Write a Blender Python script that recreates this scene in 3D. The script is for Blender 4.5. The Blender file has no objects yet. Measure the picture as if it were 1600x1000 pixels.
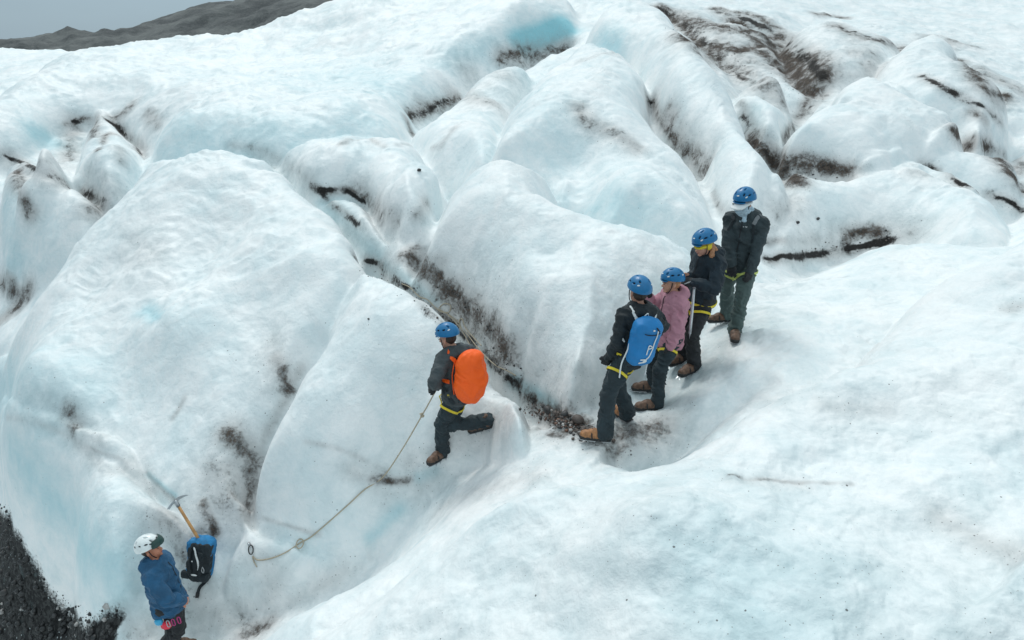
import bpy, bmesh, math, random
import numpy as np
from mathutils import Vector, Matrix
rad = math.radians
# ------------------------------------------------------------------ camera
FP = 1067.0                      # focal length in pixels of the 1600 px wide photograph
PITCH = rad(21.8)
sc = bpy.context.scene
cam = bpy.data.cameras.new("camera")
cam.sensor_width = 36.0
cam.lens = FP / 1600 * 36.0
cam.clip_start = 0.05
cam.clip_end = 9000
camo = bpy.data.objects.new("camera", cam)
sc.collection.objects.link(camo)
camo.location = (0, 0, 0)
camo.rotation_euler = (math.pi / 2 - PITCH, 0, 0)
sc.camera = camo
# ------------------------------------------------------------------ overcast daylight
SUN_EL, SUN_AZ = rad(54), rad(-22)      # azimuth from +Y (the far side) towards +X
world = bpy.data.worlds.new("World")
sc.world = world
world.use_nodes = True
nt = world.node_tree
nt.nodes.clear()
wo = nt.nodes.new("ShaderNodeOutputWorld")
bg1 = nt.nodes.new("ShaderNodeBackground")
bg2 = nt.nodes.new("ShaderNodeBackground")
add = nt.nodes.new("ShaderNodeAddShader")
sky = nt.nodes.new("ShaderNodeTexSky")
sky.sky_type = 'NISHITA'
sky.sun_disc = False
sky.sun_elevation = SUN_EL
sky.sun_rotation = SUN_AZ
sky.air_density = 1.0
sky.dust_density = 0.6
bg1.inputs['Strength'].default_value = 0.05
veil = nt.nodes.new("ShaderNodeMix")         # the blue sky mostly hidden by the cloud deck
veil.data_type = 'RGBA'
veil.inputs[0].default_value = 0.90
nt.links.new(sky.outputs[0], veil.inputs[6])
veil.inputs[7].default_value = (0.0, 0.0, 0.0, 1)
nt.links.new(veil.outputs[2], bg1.inputs[0])
# cloud deck: luminance rises from the horizon to the zenith as (1 + 2 sin h) / 3
geo = nt.nodes.new("ShaderNodeTexCoord")
sep = nt.nodes.new("ShaderNodeSeparateXYZ")
mx = nt.nodes.new("ShaderNodeMapRange")
mx.inputs[1].default_value = 0.0
mx.inputs[2].default_value = 1.0
mx.inputs[3].default_value = 0.35
mx.inputs[4].default_value = 1.0
cn = nt.nodes.new("ShaderNodeTexNoise")
cn.inputs['Scale'].default_value = 2.2
cn.inputs['Detail'].default_value = 4
cmap = nt.nodes.new("ShaderNodeMapping")
cmap.inputs['Scale'].default_value = (1, 1, 4)
cr = nt.nodes.new("ShaderNodeMapRange")
cr.inputs[1].default_value = 0.3
cr.inputs[2].default_value = 0.7
cr.inputs[3].default_value = 0.92
cr.inputs[4].default_value = 1.08
mul = nt.nodes.new("ShaderNodeMath")
mul.operation = 'MULTIPLY'
mulb = nt.nodes.new("ShaderNodeMath")
mulb.operation = 'MULTIPLY'
mulb.inputs[1].default_value = 0.86
nt.links.new(geo.outputs['Generated'], sep.inputs[0])
nt.links.new(sep.outputs['Z'], mx.inputs[0])
nt.links.new(geo.outputs['Generated'], cmap.inputs[0])
nt.links.new(cmap.outputs[0], cn.inputs['Vector'])
nt.links.new(cn.outputs['Fac'], cr.inputs[0])
nt.links.new(mx.outputs[0], mul.inputs[0])
nt.links.new(cr.outputs[0], mul.inputs[1])
nt.links.new(mul.outputs[0], mulb.inputs[0])
hue = nt.nodes.new("ShaderNodeMix")          # bluish grey low down, paler overhead
hue.data_type = 'RGBA'
hue.inputs[6].default_value = (0.74, 1.02, 1.22, 1)
hue.inputs[7].default_value = (0.825, 0.98, 1.035, 1)
hr_ = nt.nodes.new("ShaderNodeMapRange")
hr_.inputs[1].default_value = 0.0
hr_.inputs[2].default_value = 0.45
nt.links.new(sep.outputs['Z'], hr_.inputs[0])
nt.links.new(hr_.outputs[0], hue.inputs[0])
nt.links.new(hue.outputs[2], bg2.inputs[0])
nt.links.new(mulb.outputs[0], bg2.inputs['Strength'])
nt.links.new(bg1.outputs[0], add.inputs[0])
nt.links.new(bg2.outputs[0], add.inputs[1])
nt.links.new(add.outputs[0], wo.inputs[0])
sun = bpy.data.lights.new("sun", 'SUN')
sun.energy = 1.15
sun.angle = rad(18)
sun.color = (1.0, 0.96, 0.91)
suno = bpy.data.objects.new("sun", sun)
sc.collection.objects.link(suno)
sdir = Vector((math.sin(SUN_AZ) * math.cos(SUN_EL), math.cos(SUN_AZ) * math.cos(SUN_EL), math.sin(SUN_EL)))
suno.rotation_euler = sdir.to_track_quat('Z', 'Y').to_euler()
sc.view_settings.view_transform = 'Standard'
sc.view_settings.look = 'None'
sc.view_settings.gamma = 1
sc.view_settings.exposure = 0.31
sc.view_settings.use_curve_mapping = False
sc.cycles.max_bounces = 8
sc.cycles.diffuse_bounces = 4

# ------------------------------------------------------------------ small maths kit
CP, SP = math.cos(PITCH), math.sin(PITCH)

def ray(u, v):
    """pixel of the photograph -> (t, q): a point at distance Y stands at (t*Y, Y, q*Y)"""
    x = np.asarray(u, float) - 800.0
    y = 500.0 - np.asarray(v, float)
    fy = FP * CP + y * SP
    fz = -FP * SP + y * CP
    return x / fy, fz / fy

def P(u, v, Y):
    t, q = ray(u, v)
    return Vector((float(t) * Y, Y, float(q) * Y))

def pix(p):
    w = p[1] * CP - p[2] * SP
    return 800 + FP * p[0] / w, 500 - FP * (p[1] * SP + p[2] * CP) / w

def hash3(ix, iy, iz, seed):
    h = (ix * 374761393 + iy * 668265263 + iz * 2147483647 + seed * 1274126177) & 0xffffffff
    h = ((h ^ (h >> 13)) * 1274126177) & 0xffffffff
    h = ((h ^ (h >> 16)) * 2246822519) & 0xffffffff
    h = h ^ (h >> 15)
    return (h & 0xffffff).astype(np.float32) / 16777215.0

def vnoise2(x, y, seed=0):
    xi = np.floor(x).astype(np.int64); yi = np.floor(y).astype(np.int64)
    fx = (x - xi).astype(np.float32); fy = (y - yi).astype(np.float32)
    fx = fx * fx * fx * (fx * (fx * 6 - 15) + 10); fy = fy * fy * fy * (fy * (fy * 6 - 15) + 10)
    z = np.zeros_like(xi)
    a = hash3(xi, yi, z, seed); b = hash3(xi + 1, yi, z, seed)
    c = hash3(xi, yi + 1, z, seed); d = hash3(xi + 1, yi + 1, z, seed)
    return (a + (b - a) * fx) * (1 - fy) + (c + (d - c) * fx) * fy

def vnoise3(x, y, z, seed=0):
    xi = np.floor(x).astype(np.int64); yi = np.floor(y).astype(np.int64); zi = np.floor(z).astype(np.int64)
    fx = (x - xi).astype(np.float32); fy = (y - yi).astype(np.float32); fz = (z - zi).astype(np.float32)
    fx = fx * fx * (3 - 2 * fx); fy = fy * fy * (3 - 2 * fy); fz = fz * fz * (3 - 2 * fz)
    r = 0
    for dz in (0, 1):
        a = hash3(xi, yi, zi + dz, seed); b = hash3(xi + 1, yi, zi + dz, seed)
        c = hash3(xi, yi + 1, zi + dz, seed); d = hash3(xi + 1, yi + 1, zi + dz, seed)
        s = (a + (b - a) * fx) * (1 - fy) + (c + (d - c) * fx) * fy
        r = r + s * (fz if dz else 1 - fz)
    return r

def fbm2(x, y, oct=4, seed=0, gain=0.5):
    r = 0; a = 1.0; n = 0
    for o in range(oct):
        ca, sa = math.cos(o * 1.3 + .4), math.sin(o * 1.3 + .4)
        r = r + a * (vnoise2(x * ca - y * sa + 17.3 * o, x * sa + y * ca - 9.1 * o, seed + o) - 0.5)
        n += a; a *= gain; x = x * 2.03; y = y * 2.03
    return r / n * 2

def sstep(a, b, x):
    t = np.clip((x - a) / (b - a), 0, 1)
    return t * t * (3 - 2 * t)
# ------------------------------------------------------------------ the glacier surface
NC, NR = 820, 1100
TMAX, Y0, Y1 = 1.22, 2.1, 165.0
_side = 1.06 + (3.2 - 1.06) * (np.arange(1, 41) / 40) ** 1.6
tcol = np.r_[-_side[::-1], np.linspace(-1.06, 1.06, NC - 80), _side]
TMAX = 3.2
def col_of(t): return np.interp(t, tcol, np.arange(NC))
srow = np.linspace(math.log(Y0), math.log(Y1), NR)
T, S = np.meshgrid(tcol, srow)
YY = np.exp(S); XX = T * YY

CTRL = [
 # ice swell in front, right
 (420,1000,4.7),(600,1000,4.2),(800,1000,3.9),(1000,1000,3.5),(1300,1000,3.3),(1600,1000,3.2),
 (540,930,4.9),(640,870,5.0),(750,790,5.25),(870,745,5.4),(1000,714,5.5),(1080,672,5.7),(1190,615,6.0),(1300,590,6.2),
 (1000,850,4.5),(800,890,4.4),(1300,810,4.6),(1600,830,4.3),(1300,700,5.3),(1600,700,5.0),(1150,740,5.1),
 (1420,610,6.1),(1600,600,5.8),(1300,500,7.5),(1450,480,7.7),(1600,460,7.7),
 (1190,455,9.0),(1260,425,9.8),(1400,385,10.4),(1600,352,10.8),
 # the trench the party stands in
 (930,690,6.05),(870,660,6.45),(1020,645,6.6),(1080,590,6.85),(1145,530,7.3),(1180,490,8.0),
 (775,668,7.3),(690,722,6.9),(625,770,6.9),(570,850,6.6),(480,905,6.4),(390,960,6.2),(290,1000,6.0),
 # lower left
 (200,930,6.15),(240,830,6.8),(150,830,7.0),(60,730,8.0),(25,670,8.6),(150,700,8.0),(230,760,7.5),
 (315,880,6.5),(330,800,7.2),(400,820,6.9),(470,850,6.6),
 (50,970,7.6),(130,975,7.3),(0,860,8.9),(0,800,9.8),(120,930,7.2),(90,870,7.6),
 # wedge with the rope on it
 (565,430,9.9),(600,500,8.9),(650,600,7.7),(500,650,7.7),(450,750,7.1),(560,750,6.95),(780,600,7.4),(840,640,6.9),(700,520,8.6),
 # broad mound on the left
 (380,770,7.3),(390,700,7.9),(300,700,8.1),(200,690,8.4),(160,600,9.4),(300,600,9.0),(420,590,8.9),(60,590,10.2),
 (200,450,11.3),(350,450,10.9),(490,500,9.4),(220,300,14.2),(350,300,13.8),(460,300,12.9),(540,390,10.8),
 (230,250,16.0),(350,236,16.3),(430,246,15.2),(110,390,13.3),(0,540,11.8),
 # beyond it, left
 (30,480,13.2),(60,340,14.5),(120,270,17.5),(10,260,17.5),(170,300,16.8),(170,200,20.5),(60,180,22),(0,150,27),(200,140,26),
 (280,200,20.5),(350,190,21),(480,200,20),(350,120,28),(500,110,27),(600,180,21),(640,120,24),(200,88,48),(330,76,44),(420,50,38),(520,14,33),(150,92,55),
 (0,88,75),(100,90,62),(700,-25,31),(880,-40,33),
 (560,50,29),(750,20,28),(750,90,24),(850,70,24),
 # centre pillow
 (690,300,12.4),(760,255,12.9),(870,280,12.4),(910,335,11.0),(1000,365,10.6),(1080,405,9.8),(750,400,9.7),(850,450,8.9),(950,450,9.0),
 (1000,520,7.9),(930,610,7.1),(860,600,7.2),(760,520,8.2),(690,430,9.6),(640,380,10.4),
 # behind the pillow
 (560,300,13.3),(560,235,16.2),(690,245,15.2),(480,240,16.5),(650,190,18.5),(760,150,20.5),(800,210,17.0),
 (930,290,12.6),(960,330,11.9),(1080,375,11.2),(1120,340,11.8),(1000,270,13.4),(900,180,17),(900,90,22),(960,80,22),
 (1050,180,16.2),(1100,270,13.7),(1180,330,12.3),(1050,60,23),(1130,130,18.2),(1000,10,27),
 # right, beyond the trench
 (1230,280,13.8),(1190,390,10.9),(1300,390,11.7),(1400,365,12.0),(1600,335,12.6),(1300,300,13.4),(1450,300,13.4),(1600,300,13.6),
 (1250,210,15.7),(1350,230,15.0),(1450,200,16.4),(1500,250,15.0),(1350,160,18.2),(1200,150,18.0),(1250,100,22),
 (1150,40,25),(1300,50,26),(1450,80,23),(1480,150,19.0),(1560,190,17.6),(1600,240,15.8),(1600,130,21),(1600,60,27),(1400,20,31),(1200,-10,32),(1600,0,36),
 # outside the frame
 (-500,1000,9),(-400,500,15),(-300,120,40),(2100,1000,4.2),(2100,700,5.6),(2100,500,8),(2100,100,22),(1200,-60,60),(1600,-70,60),(700,-75,60),(2100,-60,60),
 (800,1400,2.2),(1300,1400,2.0),(300,1400,3.2),
]
# far edge of the ice falls away behind its skyline
XTRA = [(-1.2,150,-6),(-0.7,150,-6),(-0.35,120,-6),(-0.1,120,-5),(0.2,120,-2),(0.6,120,-2),(1.0,120,-2),(1.3,120,-2),
        (-0.75,110,-3.2),(-0.45,80,-3.5),(-0.3,62,-3),(-0.2,52,-2)]
cc = np.array(CTRL, float)
ct, cq = ray(cc[:, 0], cc[:, 1]); cs = np.log(cc[:, 2] * 1.1)
xt = np.array(XTRA, float)
ct = np.r_[ct, xt[:, 0]]; cs = np.r_[cs, np.log(xt[:, 1] * 1.1)]; cq = np.r_[cq, xt[:, 2] / xt[:, 1]]
def tps_fit(a, b, v, lam=2e-4):
    b = b * 0.9
    n = len(a)
    d2 = (a[:, None] - a[None]) ** 2 + (b[:, None] - b[None]) ** 2
    K = 0.5 * d2 * np.log(d2 + 1e-12)
    Pm = np.c_[np.ones(n), a, b]
    A = np.zeros((n + 3, n + 3)); A[:n, :n] = K + lam * np.eye(n); A[:n, n:] = Pm; A[n:, :n] = Pm.T
    return np.linalg.solve(A, np.r_[v, 0, 0, 0])
def tps_eval(w, a, b, A, B):
    b = b * 0.9; B = B * 0.9
    r = w[-3] + w[-2] * A + w[-1] * B
    for i in range(len(a)):
        d2 = (A - a[i]) ** 2 + (B - b[i]) ** 2
        r = r + w[i] * 0.5 * d2 * np.log(d2 + 1e-12)
    return r
wts = tps_fit(ct, cs, cq)
# coarse evaluation, then cubic-ish upsampling
kc, kr = 5, 4
tc2 = np.linspace(-TMAX, TMAX, 480); sc2 = np.linspace(srow[0], srow[-1], NR // kr)
A2, B2 = np.meshgrid(np.clip(tc2, -1.9, 1.9), sc2)
Q2 = tps_eval(wts, ct, cs, A2, B2)
def upsample(G, xs, ys, xn, yn):
    G1 = np.array([np.interp(xn, xs, row) for row in G])
    fi = (yn - ys[0]) / (ys[1] - ys[0]); i0 = np.clip(fi.astype(int), 0, len(ys) - 2); f = (fi - i0)[:, None]
    return G1[i0] * (1 - f) + G1[i0 + 1] * f
def blur(G, n):
    for _ in range(n):
        G[1:-1] = (G[:-2] + 2 * G[1:-1] + G[2:]) * .25
        G[:, 1:-1] = (G[:, :-2] + 2 * G[:, 1:-1] + G[:, 2:]) * .25
    return G
Z = blur(upsample(Q2, tc2, sc2, tcol, srow), 6) * YY      # base surface

def cast(u, v, lift=0.0, Zs=None, pick=0):
    """first place where the ray through pixel (u, v) meets the surface (+ lift)"""
    Zs = Z if Zs is None else Zs
    t, q = ray(u, v)
    fc = float(col_of(float(t))); c0 = int(np.clip(fc, 0, NC - 2)); f = fc - c0
    col = Zs[:, c0] * (1 - f) + Zs[:, c0 + 1] * f + lift
    yy = np.exp(srow)
    g = col - float(q) * yy
    idx = np.where((g[1:] >= 0) & (g[:-1] < 0))[0]
    if len(idx) == 0:
        k = int(np.argmin(np.abs(g / yy)))
        Y = yy[k]
    else:
        k = idx[0]; a, b = g[k], g[k + 1]
        Y = yy[k] + (yy[k + 1] - yy[k]) * (-a / (b - a))
    return np.array([float(t) * Y, Y, float(q) * Y])

def surf(x, y, Zs=None):
    Zs = Z if Zs is None else Zs
    fc = np.clip(col_of(x / y), 0, NC - 1.001); fr = np.clip((np.log(y) - srow[0]) / (srow[1] - srow[0]), 0, NR - 1.001)
    c = int(fc); r = int(fr); a = fc - c; b = fr - r
    return float((Zs[r, c] * (1 - a) + Zs[r, c + 1] * a) * (1 - b) + (Zs[r + 1, c] * (1 - a) + Zs[r + 1, c + 1] * a) * b)

def smooth_line(pts, n=6, closed=False):
    p = np.array(pts, float); out = []
    m = len(p)
    rng = range(m if closed else m - 1)
    for i in rng:
        p0 = p[(i - 1) % m] if (closed or i > 0) else p[i]
        p1 = p[i]; p2 = p[(i + 1) % m]
        p3 = p[(i + 2) % m] if (closed or i + 2 < m) else p2
        for k in range(n):
            s = k / n
            out.append(0.5 * (2 * p1 + (p2 - p0) * s + (2 * p0 - 5 * p1 + 4 * p2 - p3) * s * s + (3 * p1 - p0 - 3 * p2 + p3) * s ** 3))
    if not closed: out.append(p[-1])
    return np.array(out)

def window(pts, m):
    """rows/cols of the grid around world points with margin m"""
    x, y = pts[:, 0], pts[:, 1]
    y0 = max(y.min() - m, Y0); y1 = y.max() + m
    r0 = np.searchsorted(srow, math.log(y0)); r1 = min(np.searchsorted(srow, math.log(y1)) + 1, NR)
    ts = np.r_[(x - m) / np.maximum(y - m, Y0), (x - m) / (y + m), (x + m) / np.maximum(y - m, Y0), (x + m) / (y + m)]
    c0 = max(np.searchsorted(tcol, ts.min()) - 1, 0); c1 = min(np.searchsorted(tcol, ts.max()) + 1, NC)
    return slice(r0, r1), slice(c0, c1)

def seg_dist(X, Y, pts, closed=False, vals=None, side=False):
    """distance to a polyline; optionally interpolated per-point values, signed side"""
    best = np.full(X.shape, 1e9, np.float32); bv = np.zeros(X.shape, np.float32); bs = np.zeros(X.shape, np.float32)
    n = len(pts); k = n if closed else n - 1
    for i in range(k):
        a = pts[i]; b = pts[(i + 1) % n]
        dx, dy = b[0] - a[0], b[1] - a[1]; L = dx * dx + dy * dy + 1e-12
        s = np.clip(((X - a[0]) * dx + (Y - a[1]) * dy) / L, 0, 1)
        ex = X - a[0] - s * dx; ey = Y - a[1] - s * dy
        d = np.sqrt(ex * ex + ey * ey)
        m = d < best
        best = np.where(m, d, best)
        if vals is not None: bv = np.where(m, vals[i] + (vals[(i + 1) % n] - vals[i]) * s, bv)
        if side: bs = np.where(m, np.sign(dx * ey - dy * ex), bs)
    return best, bv, bs

def inside(X, Y, pts):
    c = np.zeros(X.shape, bool); n = len(pts)
    for i in range(n):
        x1, y1 = pts[i][:2]; x2, y2 = pts[(i + 1) % n][:2]
        if y1 == y2: continue
        m = ((y1 > Y) != (y2 > Y)) & (X < (x2 - x1) * (Y - y1) / (y2 - y1) + x1)
        c ^= m
    return c

ZB = Z.copy()
wx = 0.35 * fbm2(XX * 0.5, YY * 0.5, 3, 5) + 0.08 * fbm2(XX * 2.5, YY * 2.5, 3, 6)
wy = 0.35 * fbm2(XX * 0.5, YY * 0.5, 3, 15) + 0.08 * fbm2(XX * 2.5, YY * 2.5, 3, 16)
wx = wx * .5; wy = wy * .5

def pillow(px, h, w, lift=None, power=2.0, warp=1.0):
    """swell bounded by an outline (pixels): rises steeply at the rim, domes inwards over w metres"""
    lift = 0.5 * h if lift is None else lift
    line = smooth_line(px, 4, True)
    W = np.array([cast(u, v, lift, ZB) for u, v in line])
    sl = window(W, w + .2)
    X = XX[sl] + warp * wx[sl]; Y = YY[sl] + warp * wy[sl]
    d, _, _ = seg_dist(X, Y, W, True)
    ins = inside(X, Y, W)
    t = np.clip(np.where(ins, d, 0) / w, 0, 1)
    dl = .035; t2 = dl + (1 - dl) * t
    prof = (np.sqrt(1 - (1 - t2) ** 2) - math.sqrt(1 - (1 - dl) ** 2)) / (1 - math.sqrt(1 - (1 - dl) ** 2))
    Z[sl] += h * prof

def crease(px, depth, w, lift=0.0, sharp=1.9, warp=0.5, Zs=None, ends=True, back=0.0):
    """V or U shaped valley along a line; depth per point may vary"""
    n = 5
    if np.isscalar(depth): depth = [depth] * len(px)
    L = smooth_line([(a[0], a[1], d) for a, d in zip(px, depth)], n)
    W = np.array([cast(u, v, lift, Zs) for u, v, _ in L])
    if back: W = W * ((W[:, 1:2] + back) / W[:, 1:2])
    dv = L[:, 2].copy()
    if ends:
        dv[0] *= 0.1; dv[-1] *= 0.1
    sl = window(W, w * 3)
    X = XX[sl] + warp * wx[sl]; Y = YY[sl] + warp * wy[sl]
    d, v, _ = seg_dist(X, Y, W, False, dv)
    w = max(w * 1.15, .12)
    Z[sl] -= v * np.exp(-(d / w) ** sharp)

def dome(u, v, h, rx, ry, lift=0.0, ang=0):
    c = cast(u, v, lift, ZB)
    sl = window(np.array([c]), max(rx, ry) * 1.6)
    X = XX[sl] + wx[sl] - c[0]; Y = YY[sl] + wy[sl] - c[1]
    ca, sa = math.cos(ang), math.sin(ang)
    a = (X * ca + Y * sa) / rx; b = (-X * sa + Y * ca) / ry
    Z[sl] += h * np.exp(-(a * a + b * b) * 1.6)
_p0 = pillow
def pillow(px, h, w, lift=None, **k):
    my = sum(p[1] for p in px) / len(px)
    f = 1.6 if my < 330 else 1.0
    _p0(px, h * f, w * (.85 if my < 330 else .9), None if lift is None else lift * f, **k)
# outlines of the swells, back to front (pixels of the photograph)
pillow([(1240,45),(1380,60),(1420,75),(1390,110),(1350,125),(1300,120),(1255,110),(1230,80)], .5, 1.4)
pillow([(1365,115),(1440,65),(1500,100),(1530,140),(1585,185),(1540,225),(1500,190),(1440,165),(1380,140)], .7, 1.2)
pillow([(1165,110),(1215,125),(1250,165),(1235,200),(1215,225),(1180,225),(1165,190),(1140,160)], .45, .8)
pillow([(1255,185),(1330,125),(1400,150),(1460,180),(1500,200),(1515,228),(1480,240),(1420,245),(1370,270),(1330,268),(1280,250),(1215,240)], .55, 1.1)
pillow([(1230,275),(1300,290),(1400,250),(1460,262),(1530,295),(1600,335),(1500,345),(1420,350),(1340,355),(1270,372),(1215,370),(1200,320)], .35, 1.0)
pillow([(1440,255),(1470,232),(1530,232),(1580,245),(1600,300),(1570,305),(1510,285)], .3, .6)
# far left skyline lumps and wall
pillow([(-60,200),(0,150),(80,110),(220,85),(380,62),(520,10),(700,-20),(880,-10),(890,35),(830,62),(760,98),(700,140),(650,170),(620,215),(480,222),(350,228),(270,228),(215,205),(150,180),(90,185),(40,215),(-40,240)], .8, 2.8, lift=.35)
pillow([(0,265),(25,250),(60,265),(110,290),(90,350),(30,420),(0,440)], .5, .7)
pillow([(70,268),(120,280),(165,310),(150,345),(110,390),(60,430),(20,450),(30,400),(45,330)], .7, .9)
pillow([(150,185),(180,190),(220,235),(185,300),(150,300),(110,275),(125,220)], .5, .8)
# behind the central pillow
pillow([(440,248),(490,239),(580,237),(655,241),(705,262),(690,300),(665,340),(640,350),(600,340),(560,300),(500,290),(455,268)], .5, 1.2, lift=.15)
pillow([(648,205),(700,172),(745,135),(800,112),(830,115),(800,170),(770,230),(720,245),(680,235),(650,215)], .4, 1.0)
pillow([(800,170),(860,110),(920,70),(990,100),(1010,140),(1020,190),(1060,230),(1110,280),(1130,330),(1110,370),(1040,350),(960,335),(915,330),(895,280),(800,240),(760,240)], .7, 1.6)
pillow([(910,60),(960,20),(1020,20),(1080,70),(1140,140),(1165,190),(1180,240),(1230,300),(1215,330),(1160,330),(1120,270),(1070,200),(1020,150),(990,90),(950,80)], .7, 1.2)
# broad mound on the left
pillow([(225,245),(350,232),(420,240),(490,290),(560,350),(572,400),(556,425),(520,500),(470,590),(400,715),(385,800),(330,800),(280,780),(230,740),(100,680),(-60,640),(-60,540),(20,500),(70,430),(110,380),(190,290)], 1.0, 2.0, lift=.6)
# central pillow
pillow([(700,275),(760,245),(850,262),(895,285),(912,332),(960,338),(1040,372),(1100,400),(1090,470),(1010,540),(950,600),(900,615),(840,590),(770,530),(720,470),(650,420),(640,385),(680,330)], 1.05, 1.35, lift=.45)
# wedge under the rope
pillow([(565,425),(640,450),(720,510),(790,580),(840,640),(810,665),(740,680),(690,700),(640,750),(590,800),(570,835),(520,840),(450,818),(392,785),(400,725),(440,640),(490,550),(530,460)], .78, .62, lift=.52)
pillow([(388,815),(420,808),(500,835),(570,855),(550,885),(480,915),(420,940),(350,925),(345,880)], .5, .6, lift=.25)
# low ridges lower left
pillow([(10,655),(60,662),(140,700),(210,735),(250,790),(300,830),(300,880),(240,870),(215,920),(185,950),(150,950),(110,940),(70,900),(25,800),(0,740)], .55, .7, lift=.1, warp=.6)
# swell in front
pillow([(330,1080),(430,985),(520,925),(600,868),(690,810),(790,757),(900,727),(1000,713),(1060,692),(1130,642),(1200,603),(1290,570),(1400,470),(1500,400),(1600,347),(1750,320),(2100,400),(2100,1300),(300,1300)], .72, 1.1, lift=.56, warp=.4)
crease([(950,704),(1010,702),(1070,668),(1140,624),(1210,590)], [.2,.5,.5,.3,.1], .22, sharp=1.3)
crease([(505,505),(470,565),(432,640),(396,712),(384,790)], [.1,.3,.35,.4,.3], .14)
dome(1050,800,.22,1.1,.6)
crease([(1180,445),(1280,405),(1400,368),(1500,350),(1600,338)], [.2,.35,.35,.3,.3], .45, lift=-.1)
dome(870,680,.12,.35,.22); dome(1130,470,.15,.6,.5); dome(1500,520,.25,1.6,.7); dome(1000,950,.22,.9,.5); dome(1300,700,.2,1.2,.5)
dome(560,800,.12,.4,.25); dome(1100,800,-.12,.6,.3); dome(820,880,.12,.8,.35)
dome(880,430,.25,1.0,.8); dome(760,300,.2,.9,.7); dome(1000,420,-.2,.5,.5); dome(860,500,-.15,.5,.4); dome(350,330,.3,2.0,1.4); dome(330,480,-.25,.6,1.2); dome(300,600,.25,.9,.8); dome(180,500,-.2,.8,.8)
dome(600,600,.15,.6,.8); dome(700,640,-.08,.3,.4)
# the ground falls away behind the crest of the centre pillow and of the front of the right-hand slab
crease([(672,320),(700,280),(755,250),(830,256),(895,285),(914,332),(965,345),(1040,375)], [.5,.8,1.0,1.0,.9,.6,.5,.3], .6, back=1.0, sharp=2)
# seams
crease([(370,228),(430,245),(490,292),(560,352),(600,400)], [.1,.25,.5,.6,.5], .14, lift=.3)
crease([(500,292),(545,297),(590,335),(620,350)], .3, .12)
crease([(556,405),(620,440),(700,500),(770,575),(840,640),(880,665)], [.2,.45,.55,.5,.35,.15], .13)
crease([(650,380),(690,430),(760,520),(820,580)], .35, .22)
crease([(390,800),(440,820),(520,838),(600,850)], .12, .07)
crease([(1000,150),(1030,190),(1070,240),(1105,265)], .5, .18)
crease([(1160,150),(1180,225),(1230,265),(1300,268),(1330,272)], [.2,.4,.6,.4,.2], .2)
crease([(1330,150),(1270,180),(1220,225)], .35, .13)
crease([(1030,15),(1100,60),(1160,110),(1230,150),(1270,170)], .5, .45)
crease([(1110,30),(1190,45),(1250,90),(1280,160)], .35, .4)
crease([(0,245),(40,258),(90,270),(160,310)], .3, .2)
crease([(180,190),(220,240)], .25, .2)
crease([(1440,255),(1520,300),(1600,340)], .25, .12)
crease([(1500,195),(1520,228),(1560,230),(1600,200)], .3, .25)
crease([(1150,745),(1250,757),(1370,765),(1450,810),(1600,880)], [.04,.08,.1,.16,.22], .35, sharp=1.2)
crease([(640,180),(700,150),(800,85),(880,45)], [.3,.5,.6,.3], .5)
crease([(815,66),(850,55),(882,40)], [.6,1.0,.7], .45)
# relief at every scale
amp = np.clip(YY / 12, .35, 2.0)
Z += amp * 0.13 * fbm2(XX * .45, YY * .45, 3, 31)
Z += 0.06 * fbm2(XX * 1.3, YY * 1.3, 3, 41)
rid = 1 - np.abs(fbm2(XX * .8 + 2 * wx, YY * .8 + 2 * wy, 3, 51)) * 2
Z += 0.055 * rid
Z += 0.018 * fbm2(XX * 6, YY * 6, 3, 61)
Z = blur(Z, 2)

# rows re-spaced along each column by arc length, so that walls get as many vertices as flats
NM = 1480
_w = np.sqrt(np.diff(YY, axis=0) ** 2 + 2.2 * np.diff(Z, axis=0) ** 2) / (.5 * (YY[1:] + YY[:-1]))
_w *= 1 - .75 * sstep(26, 42, YY[1:])
_w *= 1 - .5 * (1 - sstep(2.0, 3.6, YY[1:]))
for _ in range(8): _w[:, 1:-1] = (_w[:, :-2] + 2 * _w[:, 1:-1] + _w[:, 2:]) * .25
_c = np.vstack([np.zeros(NC), np.cumsum(_w, 0)])
MY = np.empty((NM, NC)); MZ = np.empty((NM, NC))
for c_ in range(NC):
    s_ = np.interp(np.linspace(0, _c[-1, c_], NM), _c[:, c_], srow)
    MY[:, c_] = np.exp(s_); MZ[:, c_] = np.interp(s_, srow, Z[:, c_])
MX = MY * tcol[None]
# fine relief on the re-spaced vertices
_sl = np.gradient(MZ, axis=0) / np.gradient(MY, axis=0)
_sx = np.gradient(MZ, axis=1) / (np.gradient(MX, axis=1) + 1e-9)
FLAT = 1 / (1 + 1.5 * (_sl ** 2 + _sx ** 2))
for _ in range(3): FLAT[1:-1, 1:-1] = (FLAT[:-2, 1:-1] + FLAT[2:, 1:-1] + FLAT[1:-1, :-2] + FLAT[1:-1, 2:]) * .25
def big(a): return np.clip(MY / 9, .7, 1.6) * a
MZ += FLAT * (.016 * fbm2(MX * 9, MY * 9, 3, 161) + big(.055) * np.abs(fbm2(MX * 1.9 + 3 * fbm2(MX * .8, MY * .8, 2, 8), MY * 1.9, 3, 171)) - big(.065) * np.abs(fbm2(MX * 1.15 + 2 * fbm2(MX * .6, MY * .6, 2, 9), MY * 1.15 + .4 * MX, 3, 191)) + .03 * np.abs(fbm2(MX * 4.6, MY * 4.6, 3, 181)))
mwx = .5 * (.35 * fbm2(MX * .5, MY * .5, 3, 5) + .08 * fbm2(MX * 2.5, MY * 2.5, 3, 6))
mwy = .5 * (.35 * fbm2(MX * .5, MY * .5, 3, 15) + .08 * fbm2(MX * 2.5, MY * 2.5, 3, 16))
DIRT = np.zeros(MZ.shape, np.float32)  # grit and film, plus the painted shading of the trench floor
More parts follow.
